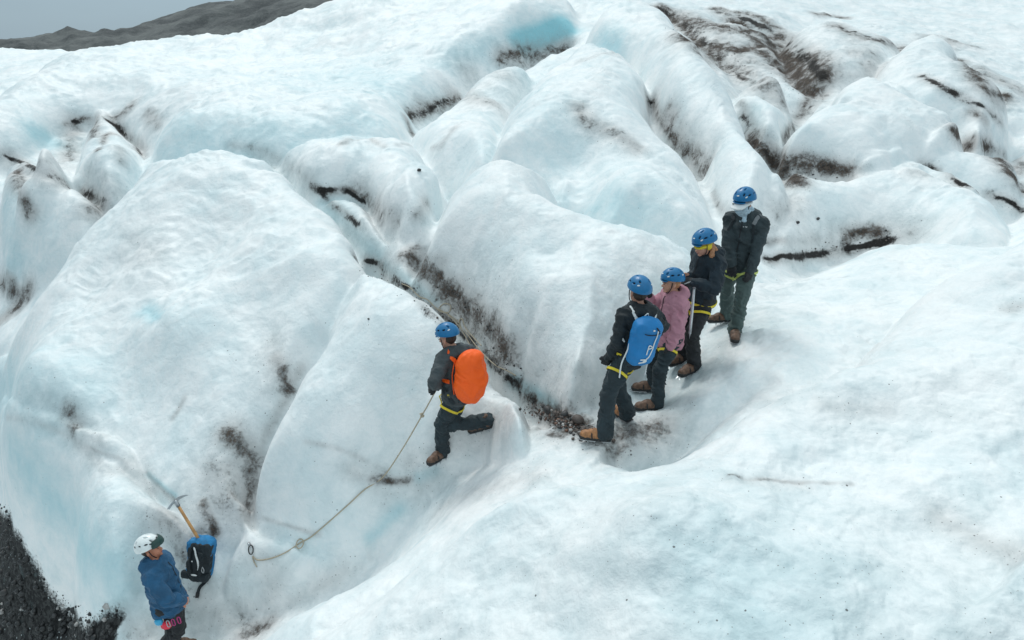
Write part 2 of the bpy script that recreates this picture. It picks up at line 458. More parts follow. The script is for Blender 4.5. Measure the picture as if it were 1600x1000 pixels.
BLUE = np.zeros(MZ.shape, np.float32)
ROUGH = np.zeros(MZ.shape, np.float32)
CRACK = np.zeros(MZ.shape, np.float32)
def bbox_slice(x0, x1, y0, y1):
    m = (MY > y0) & (MY < y1) & (MX > x0) & (MX < x1)
    r = np.where(m.any(1))[0]; c = np.where(m.any(0))[0]
    if len(r) == 0: return slice(0, 0), slice(0, 0)
    return slice(r[0], r[-1] + 1), slice(c[0], c[-1] + 1)
def stroke(arr, px, w, a, hard=1.5, warp=1.0):
    """stain along a line: pixels, half width in metres, strength"""
    px = [p if len(p) > 1 else p for p in px]
    L = smooth_line(px, 5) if len(px) > 1 else np.array(px, float)
    W = np.array([cast(u, v) for u, v in L])
    if len(W) == 1: W = np.r_[W, W + 1e-3]
    if len(W) > 4:
        for _ in range(2): W[1:-1] = (W[:-2] + 2 * W[1:-1] + W[2:]) * .25
    if w >= .1: w = w * 1.3
    w = max(w, (.0042 if arr is CRACK else .0060) * float(W[:, 1].mean()))
    g_ = w * 2.2 + .1; sl = bbox_slice(W[:, 0].min() - g_, W[:, 0].max() + g_, W[:, 1].min() - g_, W[:, 1].max() + g_)
    m_ = warp * min(1, w * 2.0)
    X = MX[sl] + mwx[sl] * m_; Y = MY[sl] + mwy[sl] * m_; Zs = MZ[sl]
    best = np.full(X.shape, 1e9, np.float32)
    for p, q in zip(W[:-1], W[1:]):
        e = q - p; L2 = e @ e + 1e-12
        s_ = np.clip(((X - p[0]) * e[0] + (Y - p[1]) * e[1] + (Zs - p[2]) * e[2]) / L2, 0, 1)
        best = np.minimum(best, (X - p[0] - s_ * e[0]) ** 2 + (Y - p[1] - s_ * e[1]) ** 2 + (Zs - p[2] - s_ * e[2]) ** 2)
    arr[sl] = np.maximum(arr[sl], a * np.exp(-(np.sqrt(best) / w) ** hard))
def grid_mesh(name, X, Y, Zz):
    nr, nc = Zz.shape
    me = bpy.data.meshes.new(name)
    co = np.empty((nr * nc, 3), np.float32)
    co[:, 0] = X.ravel(); co[:, 1] = Y.ravel(); co[:, 2] = Zz.ravel()
    me.vertices.add(nr * nc); me.vertices.foreach_set('co', co.ravel())
    i = np.arange(nr * nc).reshape(nr, nc)
    q = np.stack([i[:-1, :-1], i[:-1, 1:], i[1:, 1:], i[1:, :-1]], -1).reshape(-1, 4)
    me.loops.add(q.size); me.loops.foreach_set('vertex_index', q.ravel().astype(np.int32))
    me.polygons.add(len(q)); me.polygons.foreach_set('loop_start', np.arange(0, q.size, 4, dtype=np.int32))
    me.polygons.foreach_set('loop_total', np.full(len(q), 4, np.int32))
    me.polygons.foreach_set('use_smooth', np.ones(len(q), bool))
    me.update(calc_edges=True)
    return me
# stains: (line in pixels, half width m, strength)
for px, w, a in [
 # long seam down the middle
 ([(365,228),(410,236),(450,258),(490,291)], .16, .55), ([(400,236),(455,262),(482,282)], .28, .5),
 ([(486,290),(520,318),(560,352)], .07, 1.0), ([(486,290),(510,300),(545,297),(575,318),(600,338)], .10, 1.0),
 ([(555,300),(590,330),(615,345)], .28, .72), ([(540,350),(590,360),(640,380)], .45, .38),
 ([(556,405),(590,412),(620,438),(660,468),(700,500)], .09, 1.1), ([(700,500),(745,545),(790,585)], .08, 1.1),
 ([(790,585),(830,625),(860,645)], .13, 1.1), ([(600,420),(650,462),(700,505)], .22, .62),
 ([(640,395),(670,420),(690,450)], .24, 1.05), ([(690,450),(720,470),(750,500)], .28, 1.1), ([(740,495),(770,520),(790,550)], .28, 1.1), ([(650,400),(700,470),(760,540),(820,600)], .4, .55),
 ([(680,420),(685,455)], .1, .9), ([(650,385),(690,410)], .16, .7),
 ([(760,545),(800,590),(810,600)], .12, .8), ([(720,440),(800,500),(840,580),(900,610)], .5, .36),
 ([(850,640),(880,655),(915,672)], .2, 1.15), ([(860,655),(905,668)], .28, .8), ([(780,660),(840,670),(900,690)], .18, .45),
 ([(770,665),(830,655)], .25, .45), ([(858,680),(885,684)], .07, .9),
 ([(870,600),(930,640),(1000,690)], .4, .4), ([(960,700),(1010,680),(1050,650)], .35, .5), ([(940,650),(1000,640)], .3, .42),
 ([(640,750),(610,752),(580,748)], .08, .95), ([(560,740),(600,750)], .2, .5), ([(690,790),(760,765),(850,740)], .25, .38),
 ([(640,720),(690,740),(650,760)], .22, .45), ([(700,700),(760,680)], .2, .4),
 # flank of the broad mound
 ([(430,560),(445,585),(452,605)], .16, .8), ([(445,590),(455,608)], .07, 1.0), ([(420,540),(440,600)], .3, .42),
 ([(360,680),(385,705),(398,722)], .22, .95), ([(350,740),(375,720),(392,760)], .4, .6), ([(320,800),(350,790),(370,770)], .3, .5),
 ([(100,640),(115,665)], .18, .7), ([(60,620),(110,660),(160,690)], .25, .35), ([(270,655),(290,622)], .06, .6), ([(210,380),(240,400)], .5, .32),
 # around the rucksack
 ([(260,810),(280,840),(290,870)], .25, .75), ([(300,840),(325,815)], .12, .8), ([(318,790),(335,830)], .10, .95), ([(200,730),(240,770)], .2, .5),
 ([(190,740),(170,735),(120,690)], .15, .4), ([(300,930),(330,960),(400,980)], .3, .6), ([(380,990),(420,975)], .16, .9), ([(440,950),(520,905),(540,890)], .18, .42),
 ([(410,870),(430,920),(400,960)], .3, .4), ([(220,990),(190,960)], .2, .6),
 # far left
 ([(8,245),(40,258),(60,268),(105,292),(165,312)], .09, 1.2), ([(25,270),(35,310),(45,330)], .2, .95), ([(130,300),(165,318),(150,330)], .25, .9),
 ([(105,195),(130,185),(165,188),(190,205),(218,240)], .11, 1.1), ([(120,190),(112,225),(105,250)], .3, .75), ([(150,190),(145,215)], .2, .9),
 ([(175,190),(200,170),(208,160)], .25, .75), ([(230,175),(245,195)], .25, .7), ([(190,230),(192,255)], .2, .6), ([(60,255),(100,250)], .3, .5),
 ([(0,440),(20,455),(30,480)], .25, .9), ([(0,500),(25,480),(45,455)], .28, .95), ([(10,430),(45,470)], .1, 1.1), ([(140,270),(190,300),(150,320)], .4, .4),
 # behind, middle
 ([(640,182),(670,170),(700,160),(715,150)], .25, 1.0), ([(660,165),(690,172)], .3, .8), ([(635,185),(645,212)], .14, .95), ([(700,150),(730,155),(770,160)], .35, .62),
 ([(790,90),(820,82),(850,85),(880,75)], .35, 1.0), ([(850,90),(800,100)], .4, .7), ([(730,110),(790,120)], .6, .45), ([(740,130),(800,150)], .6, .3),
 ([(530,225),(570,217),(600,228)], .08, .8), ([(620,228),(680,230)], .06, .6), ([(690,225),(712,200)], .15, .5), ([(650,335),(668,320)], .15, .7),
 ([(905,170),(920,195),(960,210),(995,232)], .22, .72), ([(905,172),(912,190)], .1, .9), ([(960,212),(1000,230)], .1, .8), ([(910,95),(960,82)], .2, .4),
 ([(1010,150),(1030,185),(1070,235),(1105,262)], .12, 1.15), ([(1055,215),(1080,240),(1100,260)], .35, .8), ([(1042,172),(1050,185)], .25, .8),
 ([(1115,300),(1125,325),(1145,336)], .05, .9), ([(1205,340),(1225,330),(1240,310)], .35, .5), ([(1095,285),(1110,310)], .2, .3),
 # the dirty gully upper right
 ([(1028,12),(1060,35),(1100,75),(1140,110)], .35, 1.1), ([(1028,12),(1045,28)], .3, 1.0), ([(1060,30),(1120,45),(1180,50),(1220,60)], .55, 1.0), ([(1120,15),(1170,22),(1215,42)], .35, .9),
 ([(1180,60),(1220,90),(1260,95),(1282,118)], .5, 1.15), ([(1220,70),(1250,110),(1262,150)], .5, .95), ([(1150,85),(1210,110),(1250,140)], .55, .65), ([(1120,60),(1200,80)], .9, .52),
 ([(1265,150),(1250,180),(1225,218)], .16, 1.1), ([(1275,160),(1255,172)], .3, .7), ([(1275,22),(1300,25),(1320,28)], .25, 1.0), ([(1310,40),(1350,60),(1408,75)], .4, .85), ([(1340,80),(1370,85),(1360,110)], .5, .6), ([(1340,60),(1360,100),(1330,115)], .7, .42),
 ([(1450,55),(1480,62),(1520,72)], .45, .65), ([(1500,95),(1525,125),(1545,145),(1570,150)], .3, 1.05), ([(1530,110),(1570,130),(1600,145)], .7, .62), ([(1440,118),(1475,135),(1500,150),(1560,190)], .07, .8), ([(1520,175),(1540,190)], .15, .8),
 ([(1155,160),(1180,200),(1175,225),(1195,240)], .12, .75), ([(1172,215),(1200,240),(1225,262),(1245,285)], .26, 1.2), ([(1240,252),(1275,258),(1322,268)], .2, 1.2), ([(1230,260),(1290,270),(1330,275)], .3, .7),
 ([(1490,205),(1515,228),(1545,230)], .2, 1.2), ([(1535,230),(1600,255)], .09, .9), ([(1565,250),(1585,280),(1600,300)], .3, 1.1), ([(1575,260),(1600,262)], .3, .8),
 ([(1455,262),(1480,272),(1520,298),(1560,308),(1600,328)], .06, 1.0), ([(1430,270),(1490,285)], .25, .42),
 ([(1320,370),(1345,362),(1370,365)], .18, 1.05), ([(1290,380),(1350,368),(1420,365)], .35, .52), ([(1200,405),(1260,400),(1330,390),(1390,378)], .12, .9), ([(1230,385),(1280,375)], .25, .5), ([(1195,378),(1225,378)], .1, .8),
 ([(1180,445),(1270,438),(1320,432)], .06, .45), ([(1580,485),(1600,478)], .12, .5),
 # thin cracks, near black
 ([(482,282),(500,300),(520,320),(562,354)], .035, 1.5), ([(556,404),(590,412),(625,440),(660,470),(700,502),(745,545),(790,585),(835,628)], .045, 1.5),
 ([(600,425),(650,470),(700,515)], .03, 1.2), ([(500,297),(530,296),(560,310),(590,333)], .035, 1.4), ([(1012,150),(1030,185),(1070,238),(1098,260)], .05, 1.5),
 ([(1160,175),(1182,225),(1230,265)], .06, 1.4), ([(1268,165),(1225,220)], .06, 1.4), ([(20,248),(60,262),(110,290),(168,315)], .06, 1.5), ([(112,190),(165,188),(190,205),(220,242)], .07, 1.5), ([(185,212),(165,210),(155,235)], .05, 1.1),
 ([(640,183),(670,172),(700,155)], .07, 1.4), ([(1440,256),(1475,270),(1520,298),(1562,308),(1600,330)], .04, 1.4), ([(1535,230),(1565,240),(1600,258)], .05, 1.4), ([(1440,118),(1490,145),(1530,165),(1565,190)], .05, 1.3),
 ([(1200,403),(1260,400),(1340,385),(1400,374)], .04, 1.2), ([(1028,12),(1080,45),(1130,100),(1165,125)], .10, 1.5), ([(1125,20),(1200,42),(1262,95),(1285,120)], .14, 1.5), ([(1310,40),(1365,62),(1410,78)], .07, 1.4),
 ([(230,740),(255,765),(278,785)], .02, .8), ([(395,725),(392,770),(385,800)], .03, .8), ([(10,652),(60,660),(140,700),(200,722)], .02, .55), ([(388,802),(440,818),(500,836)], .018, .55), ([(478,690),(540,705),(600,735)], .012, .5),
 ([(1070,60),(1150,80),(1230,70)], .35, 1.2), ([(1150,35),(1200,60),(1240,110),(1265,145)], .45, 1.25), ([(1090,80),(1160,110),(1220,150)], .5, .8), ([(1190,80),(1250,130)], .4, 1.1),
 ([(398,725),(390,765),(386,800)], .16, .95), ([(470,575),(440,640),(400,712)], .12, .6), ([(385,705),(375,750),(350,790)], .35, .6),
 # trodden floor of the trench, its darker grey shading painted in with the film; dust on the lower swell
 ([(1190,480),(1120,560),(1060,610),(990,670)], .45, .26), ([(1250,430),(1190,470)], .4, .22), ([(955,692),(1030,665)], .26, .85), ([(620,760),(700,740)], .3, .3), ([(1050,880),(1300,930),(1560,980)], 1.2, .24), ([(850,930),(700,960)], .6, .18), ([(1220,620),(1340,640),(1450,640)], .5, .2),
 # front swell
 ([(1140,744),(1200,750),(1270,756),(1330,758)], .03, .85), ([(1140,748),(1260,757)], .12, .35), ([(1290,635),(1380,640)], .18, .4), ([(1470,810),(1540,850),(1600,870)], .14, .5),
]:
    if a >= 1.2 and w <= .14: stroke(CRACK, px, w * .85, 2.1 if px[0][1] > 400 else 1.3); stroke(DIRT, px, w * 3, .72)
    else: stroke(DIRT, px, w, a)
for _ in range(4): CRACK[:, 1:-1] = (CRACK[:, :-2] + 2 * CRACK[:, 1:-1] + CRACK[:, 2:]) * .25
CRACK[1:-1] = (CRACK[:-2] + 2 * CRACK[1:-1] + CRACK[2:]) * .25
DIRT[:, 1:-1] = (DIRT[:, :-2] + 2 * DIRT[:, 1:-1] + DIRT[:, 2:]) * .25
DIRT[1:-1] = (DIRT[:-2] + 2 * DIRT[1:-1] + DIRT[2:]) * .25
# bare blue ice: walls, pits and cracks where the weathered crust is missing; also blue-grey shading painted on the trench floor
for px, w, a in [
 ([(815,66),(845,58),(884,38)], .42, 1.3), ([(700,100),(760,75),(820,55)], .6, .3), ([(930,325),(950,310),(1000,340)], .4, .35), ([(520,120),(620,150)], 1.6, .3),
 ([(280,220),(420,215),(560,190)], 1.2, .35), ([(60,210),(90,225)], .5, .6), ([(10,330),(20,400)], .8, .4), ([(20,700),(80,780),(160,880),(180,930)], .5, .5),
 ([(625,795),(580,838)], .10, .5), ([(655,745),(680,735)], .1, .5), ([(600,415),(680,470)], .12, .5), ([(800,595),(870,640)], .10, .9), ([(510,320),(590,400)], .25, .4),
 ([(1200,900),(1550,970)], 1.0, .28), ([(1180,490),(1050,620),(980,690)], .5, .2), ([(232,742),(275,775)], .03, .6), ([(230,480),(245,495)], .15, .5), ([(940,60),(960,75)], .6, .5), ([(0,600),(60,640)], .8, .35),
 ([(1170,180),(1190,220)], .3, .3), ([(820,120),(870,300)], 1.0, .15), ([(500,860),(440,850)], .2, .3),
]:
    stroke(BLUE, px, w, a, 1.8)
BLUE += 0.16 * np.clip(fbm2(MX * .6, MY * .6, 3, 77) + .1, 0, 1)
# pit lower left: black grit over ice
PIT = np.zeros_like(DIRT)
pp = np.array([cast(u, v) for u, v in smooth_line([(-60,770),(8,785),(24,825),(46,868),(72,908),(104,934),(140,956),(165,948),(188,952),(176,985),(150,1040),(-80,1060)], 4, True)])
sl = bbox_slice(pp[:, 0].min() - .3, pp[:, 0].max() + .3, pp[:, 1].min() - .3, pp[:, 1].max() + .3)
X_, Y_ = MX[sl] + .7 * mwx[sl], MY[sl] + .7 * mwy[sl]
d, _, _ = seg_dist(X_, Y_, pp, True)
ins = inside(X_, Y_, pp)
PIT[sl] = np.clip(.5 + np.where(ins, d, -d) / .25, 0, 1)

# trodden, chopped ice: rougher
for px, w, a in [([(870,600),(900,640),(960,660)], .3, .9), ([(960,650),(1010,690)], .3, 1.0), ([(1000,660),(1080,600),(1160,530)], .3, .4), ([(800,680),(850,665)], .25, .6), ([(620,790),(650,740),(700,730),(780,680)], .28, .9), ([(560,850),(480,900),(380,960)], .35, .8),
 ([(690,440),(760,520),(820,590)], .35, .7), ([(1040,30),(1150,60),(1260,130)], .9, 1.0), ([(240,790),(300,850)], .35, .6), ([(1230,265),(1320,272)], .3, .8), ([(1330,370),(1400,365)], .3, .7), ([(350,720),(390,760)], .3, .6)]:
    stroke(ROUGH, px, w, a)
MZ += FLAT * ROUGH * (.045 * fbm2(MX * 7, MY * 7, 4, 201, .6) + .02 * (1 - 2 * np.abs(fbm2(MX * 16, MY * 16, 2, 211))))

# the surface things are set down on is the one that is meshed
for c_ in range(NC): Z[:, c_] = np.interp(srow, np.log(MY[:, c_]), MZ[:, c_])
# ------------------------------------------------------------------ materials
class NT:
    def __init__(s, name):
        s.m = bpy.data.materials.new(name); s.m.use_nodes = True; s.t = s.m.node_tree
        s.b = s.t.nodes['Principled BSDF']
    def n(s, typ, **kw):
        x = s.t.nodes.new('ShaderNode' + typ)
        for k, v in kw.items():
            if k.startswith('i_'):
                key = k[2:]
                key = int(key) if key.isdigit() else key
                x.inputs[key].default_value = v
            else: setattr(x, k, v)
        return x
    def l(s, a, b): s.t.links.new(a, b)
    def noise(s, scale, detail=4, rough=.5, vec=None, dist=0):
        x = s.n('TexNoise'); x.inputs['Scale'].default_value = scale; x.inputs['Detail'].default_value = detail
        x.inputs['Roughness'].default_value = rough; x.inputs['Distortion'].default_value = dist
        if vec is not None: s.l(vec, x.inputs['Vector'])
        return x.outputs['Fac']
    def ramp(s, v, a, b, c=0., d=1., smooth=True):
        x = s.n('MapRange'); x.interpolation_type = 'SMOOTHSTEP' if smooth else 'LINEAR'
        for i, q in zip((1, 2, 3, 4), (a, b, c, d)): x.inputs[i].default_value = q
        s.l(v, x.inputs[0]); return x.outputs[0]
    def math(s, op, a, b=None, c=None):
        x = s.n('Math', operation=op)
        for i, q in enumerate((a, b, c)):
            if q is None: continue
            if isinstance(q, (int, float)): x.inputs[i].default_value = q
            else: s.l(q, x.inputs[i])
        return x.outputs[0]
    def mix(s, f, a, b):
        x = s.n('Mix', data_type='RGBA')
        for i, q in zip((0, 6, 7), (f, a, b)):
            if isinstance(q, (int, float)): x.inputs[i].default_value = q
            elif isinstance(q, tuple): x.inputs[i].default_value = (*q, 1)
            else: s.l(q, x.inputs[i])
        return x.outputs[2]
    def bump(s, h, dist, strength=1., normal=None):
        x = s.n('Bump'); x.inputs['Distance'].default_value = dist; x.inputs['Strength'].default_value = strength
        s.l(h, x.inputs['Height'])
        if normal is not None: s.l(normal, x.inputs['Normal'])
        return x.outputs[0]

def ice_material():
    k = NT('glacier_ice'); b = k.b
    tc = k.n('TexCoord').outputs['Object']
    dirt = k.n('Attribute', attribute_name='dirt').outputs['Fac']
    blue = k.n('Attribute', attribute_name='blue').outputs['Fac']
    pit = k.n('Attribute', attribute_name='pit').outputs['Fac']
    n1 = k.noise(3.2, 9, .68, tc, .4)
    n2 = k.noise(22, 6, .7, tc)
    n3 = k.noise(.9, 5, .55, tc)
    # solid grit where the stain is strong, broken up by noise at its rim
    e = k.math('ADD', dirt, k.math('MULTIPLY', k.math('SUBTRACT', n1, .5), 1.9))
    e = k.math('ADD', e, k.math('MULTIPLY', k.math('SUBTRACT', n2, .5), .9))
    grit = k.ramp(e, .62, 1.18)
    gate = k.ramp(dirt, .12, .55)
    grit = k.math('MULTIPLY', grit, gate)
    film = k.math('MULTIPLY', k.ramp(k.math('ADD', dirt, k.math('MULTIPLY', k.math('SUBTRACT', n1, .5), .8)), .02, .80), .60)
    # scattered specks
    v = k.n('TexVoronoi', feature='F1'); v.inputs['Scale'].default_value = 17; k.l(tc, v.inputs['Vector'])
    sepc = k.n('SeparateColor'); k.l(v.outputs['Color'], sepc.inputs[0])
    rsz = k.math('MULTIPLY', k.ramp(sepc.outputs[0], .80, 1.0, 0, 1, False), .19)
    dens = k.ramp(k.math('ADD', n3, k.math('MULTIPLY', dirt, .5)), .40, .72)
    speck = k.math('MULTIPLY', k.ramp(k.math('SUBTRACT', k.math('MULTIPLY', rsz, dens), v.outputs['Distance']), -.015, .02), .8)
    v2 = k.n('TexVoronoi', feature='F1'); v2.inputs['Scale'].default_value = 46; k.l(tc, v2.inputs['Vector'])
    sep2 = k.n('SeparateColor'); k.l(v2.outputs['Color'], sep2.inputs[0])
    rs2 = k.math('MULTIPLY', k.ramp(sep2.outputs[1], .72, 1.0, 0, 1, False), .34)
    speck2 = k.math('MULTIPLY', k.ramp(k.math('SUBTRACT', k.math('MULTIPLY', rs2, k.ramp(k.math('ADD', n1, k.math('MULTIPLY', dirt, .8)), .5, .85)), v2.outputs['Distance']), -.02, .03), .6)
    # crust: white, greyer or bluer in patches
    t = k.ramp(k.math('ADD', k.math('MULTIPLY', n3, .55), k.math('MULTIPLY', n1, .45)), .36, .68)
    base = k.mix(t, (.865, .87, .868), (.68, .765, .785))
    base = k.mix(k.ramp(k.math('ADD', blue, k.math('MULTIPLY', k.math('SUBTRACT', n1, .5), .35)), .0, 1.), base, (.28, .57, .64))
    base = k.mix(k.math('MULTIPLY', k.ramp(n2, .45, .75), .2), base, (.62, .70, .73))
    base = k.mix(film, base, (.30, .28, .27))
    base = k.mix(grit, base, k.mix(k.ramp(n2, .35, .65), (.028, .024, .022), (.13, .100, .082)))
    crack = k.n('Attribute', attribute_name='crack').outputs['Fac']
    cm = k.ramp(k.math('ADD', crack, k.math('ADD', k.math('MULTIPLY', k.math('SUBTRACT', n2, .5), .5), k.math('MULTIPLY', k.math('SUBTRACT', n1, .5), 1.5))), .42, .85)
    base = k.mix(cm, base, (.022, .020, .019))
    base = k.mix(speck, base, (.05, .045, .045))
    base = k.mix(speck2, base, (.16, .15, .15))
    pm = k.ramp(k.math('ADD', pit, k.math('MULTIPLY', k.math('SUBTRACT', n2, .5), .6)), .40, .60)
    pebb = k.n('TexVoronoi', feature='F1'); pebb.inputs['Scale'].default_value = 20; k.l(tc, pebb.inputs['Vector'])
    sp3 = k.n('SeparateColor'); k.l(pebb.outputs['Color'], sp3.inputs[0])
    pc = k.mix(k.ramp(sp3.outputs[0], .3, 1.), (.006, .007, .008), (.05, .052, .052))
    pc = k.mix(k.math('MULTIPLY', k.ramp(sp3.outputs[1], .92, .94), k.ramp(k.math('SUBTRACT', .3, pebb.outputs['Distance']), 0, .1)), pc, (.55, .62, .64))
    pc = k.mix(k.ramp(k.noise(1.6, 8, .7, tc), .60, .72), pc, (.09, .12, .125))
    base = k.mix(pm, base, pc)
    k.l(base, b.inputs['Base Color'])
    solid = k.math('MAXIMUM', grit, pm)
    k.l(k.math('ADD', .36, k.math('ADD', k.math('MULTIPLY', n2, .25), k.math('MULTIPLY', solid, .25))), b.inputs['Roughness'])
    b.inputs['IOR'].default_value = 1.31
    # relief: sun cups, granular crust, grit
    h1 = k.noise(7, 6, .6, tc, .3)
    bn = k.bump(h1, .045, .45)
    bn = k.bump(n2, .014, .45, bn)
    h3 = k.noise(85, 4, .7, tc)
    bn = k.bump(h3, .004, .35, bn)
    bn = k.bump(k.math('MULTIPLY', k.noise(60, 6, .75, tc), solid), .03, .9, bn)
    k.l(bn, b.inputs['Normal'])
    b.inputs['Subsurface Weight'].default_value = .0
    return k.m
def add_attr(me, name, arr):
    a = me.attributes.new(name, 'FLOAT', 'POINT'); a.data.foreach_set('value', arr.astype(np.float32).ravel())
me = grid_mesh('glacier_ground', MX, MY, MZ)
add_attr(me, 'dirt', DIRT); add_attr(me, 'blue', BLUE); add_attr(me, 'pit', PIT); add_attr(me, 'crack', CRACK)
o = bpy.data.objects.new('glacier_ground', me); sc.collection.objects.link(o); o['kind'] = 'structure'
me.materials.append(ice_material())
# ------------------------------------------------------------------ sculpting kit: distance fields turned into meshes
def V3(*a): return np.array(a, float)
def unit(v): v = np.asarray(v, float); return v / (np.linalg.norm(v) + 1e-12)

class Field:
    def __init__(s, lo, hi, h):
        s.h = h; s.lo = np.array(lo, float); s.n = np.maximum(((np.array(hi) - s.lo) / h).astype(int) + 2, 3)
        s.V = np.full(tuple(s.n), 1.0, np.float32)
    def sub(s, lo, hi):
        a = np.clip(((np.array(lo) - s.lo) / s.h).astype(int), 0, s.n - 1)
        b = np.clip(((np.array(hi) - s.lo) / s.h).astype(int) + 2, 1, s.n)
        sl = tuple(slice(i, max(j, i + 1)) for i, j in zip(a, b))
        g = [(np.arange(q.start, q.stop) * s.h + o).astype(np.float32) for q, o in zip(sl, s.lo)]
        return sl, g[0][:, None, None], g[1][None, :, None], g[2][None, None, :]
    def put(s, sl, d, k, op):
        a = s.V[sl]
        if op == 'add':
            if k > 0:
                hh = np.clip(.5 + .5 * (a - d) / k, 0, 1); r = a + (d - a) * hh - k * hh * (1 - hh)
            else: r = np.minimum(a, d)
        elif op == 'cut':
            if k > 0:
                hh = np.clip(.5 - .5 * (a + d) / k, 0, 1); r = a + (-d - a) * hh + k * hh * (1 - hh)
            else: r = np.maximum(a, -d)
        s.V[sl] = r
    def cone(s, a, b, ra, rb, k=.03, op='add', flat=None):
        a = np.asarray(a, float); b = np.asarray(b, float); m = max(ra, rb) + k + 3 * s.h
        sl, x, y, z = s.sub(np.minimum(a, b) - m, np.maximum(a, b) + m)
        d = b - a; L = d @ d + 1e-9
        t = np.clip(((x - a[0]) * d[0] + (y - a[1]) * d[1] + (z - a[2]) * d[2]) / L, 0, 1)
        dd = np.sqrt((x - a[0] - t * d[0]) ** 2 + (y - a[1] - t * d[1]) ** 2 + (z - a[2] - t * d[2]) ** 2) - (ra + (rb - ra) * t)
        s.put(sl, dd, k, op)
    def chain(s, pts, rs, k=.03):
        for i in range(len(pts) - 1): s.cone(pts[i], pts[i + 1], rs[i], rs[i + 1], k)
    def ell(s, c, r, R=None, k=.03, op='add'):
        c = np.asarray(c, float); r = np.asarray(r, float); R = np.eye(3) if R is None else np.asarray(R)
        m = r.max() + k + 3 * s.h
        sl, x, y, z = s.sub(c - m, c + m)
        x = x - c[0]; y = y - c[1]; z = z - c[2]
        q = [(x * R[0, i] + y * R[1, i] + z * R[2, i]) for i in range(3)]
        k0 = np.sqrt(sum((q[i] / r[i]) ** 2 for i in range(3))); k1 = np.sqrt(sum((q[i] / r[i] ** 2) ** 2 for i in range(3))) + 1e-6
        s.put(sl, k0 * (k0 - 1) / k1, k, op)
    def box(s, c, r, R=None, rnd=.02, k=.0, op='add', taper=0.):
        c = np.asarray(c, float); r = np.asarray(r, float); R = np.eye(3) if R is None else np.asarray(R)
        m = np.linalg.norm(r) + k + 3 * s.h
        sl, x, y, z = s.sub(c - m, c + m)
        x = x - c[0]; y = y - c[1]; z = z - c[2]
        q = [(x * R[0, i] + y * R[1, i] + z * R[2, i]) for i in range(3)]
        f = 1 - taper * (q[2] / r[2])
        e = [np.abs(q[0]) - r[0] * f + rnd, np.abs(q[1]) - r[1] * f + rnd, np.abs(q[2]) - r[2] + rnd]
        out = np.sqrt(sum(np.maximum(w, 0) ** 2 for w in e)); inn = np.minimum(np.maximum(np.maximum(e[0], e[1]), e[2]), 0)
        s.put(sl, out + inn - rnd, k, op)
    def half(s, p, n, k=.0):
        """remove everything on the side n points to"""
        p = np.asarray(p, float); n = unit(n)
        sl, x, y, z = s.sub(s.lo, s.lo + s.n * s.h)
        d = (x - p[0]) * n[0] + (y - p[1]) * n[1] + (z - p[2]) * n[2]
        s.put(sl, -d, k, 'cut')
    def wrinkle(s, amp, f=(11, 11, 20), seed=0, oct=2, mask=None):
        near = np.abs(s.V) < .05
        i, j, k = np.where(near)
        x = i * s.h + s.lo[0]; y = j * s.h + s.lo[1]; z = k * s.h + s.lo[2]
        r = 0; a = 1.
        wob = vnoise3(x * 4, y * 4, z * 4, seed + 9)
        for o in range(oct):
            n = vnoise3(x * f[0] + 2.2 * wob, y * f[1], z * f[2] + 3 * wob + 1.3 * x * f[0] * .5, seed + o)
            r = r + a * (1 - 2 * np.abs(2 * n - 1)); a *= .5; f = tuple(q * 1.9 for q in f)
        if mask is not None: r = r * mask(x, y, z)
        s.V[near] -= (amp * r).astype(np.float32)
    def sample(s, p):
        q = (np.asarray(p, float) - s.lo) / s.h
        i = np.clip(q.astype(int), 0, s.n - 2); f = np.clip(q - i, 0, 1); r = 0
        for a in (0, 1):
            for b in (0, 1):
                for c in (0, 1):
                    r += s.V[i[0] + a, i[1] + b, i[2] + c] * (f[0] if a else 1 - f[0]) * (f[1] if b else 1 - f[1]) * (f[2] if c else 1 - f[2])
        return r
    def grad(s, p):
        e = s.h; p = np.asarray(p, float)
        return unit([s.sample(p + V3(e, 0, 0)) - s.sample(p - V3(e, 0, 0)), s.sample(p + V3(0, e, 0)) - s.sample(p - V3(0, e, 0)), s.sample(p + V3(0, 0, e)) - s.sample(p - V3(0, 0, e))])
    def snap(s, p, off=.006):
        for _ in range(6):
            g = s.grad(p); p = p - g * (s.sample(p) - off) * .8
        return p, s.grad(p)
    def mesh(s, name):
        V = s.V; ins = V < 0
        c = [(a, b, d) for a in (0, 1) for b in (0, 1) for d in (0, 1)]
        nx, ny, nz = V.shape
        cnt = np.zeros((nx - 1, ny - 1, nz - 1), np.int8)
        for a, b, d in c: cnt += ins[a:nx - 1 + a, b:ny - 1 + b, d:nz - 1 + d]
        I, J, K = np.where((cnt > 0) & (cnt < 8))
        idx = np.full(cnt.shape, -1, np.int64); idx[I, J, K] = np.arange(len(I))
        acc = np.zeros((len(I), 3)); w = np.zeros(len(I))
        for a in c:
            for ax in range(3):
                if a[ax]: continue
                b = list(a); b[ax] = 1
                va = V[I + a[0], J + a[1], K + a[2]]; vb = V[I + b[0], J + b[1], K + b[2]]
                m = (va < 0) != (vb < 0)
                t = np.where(m, va / np.where(m, va - vb, 1), 0)
                for q in range(3):
                    acc[:, q] += np.where(m, a[q] + (t if q == ax else 0), 0)
                w += m
        co = (np.stack([I, J, K], 1) + acc / w[:, None]) * s.h + s.lo
        F = []
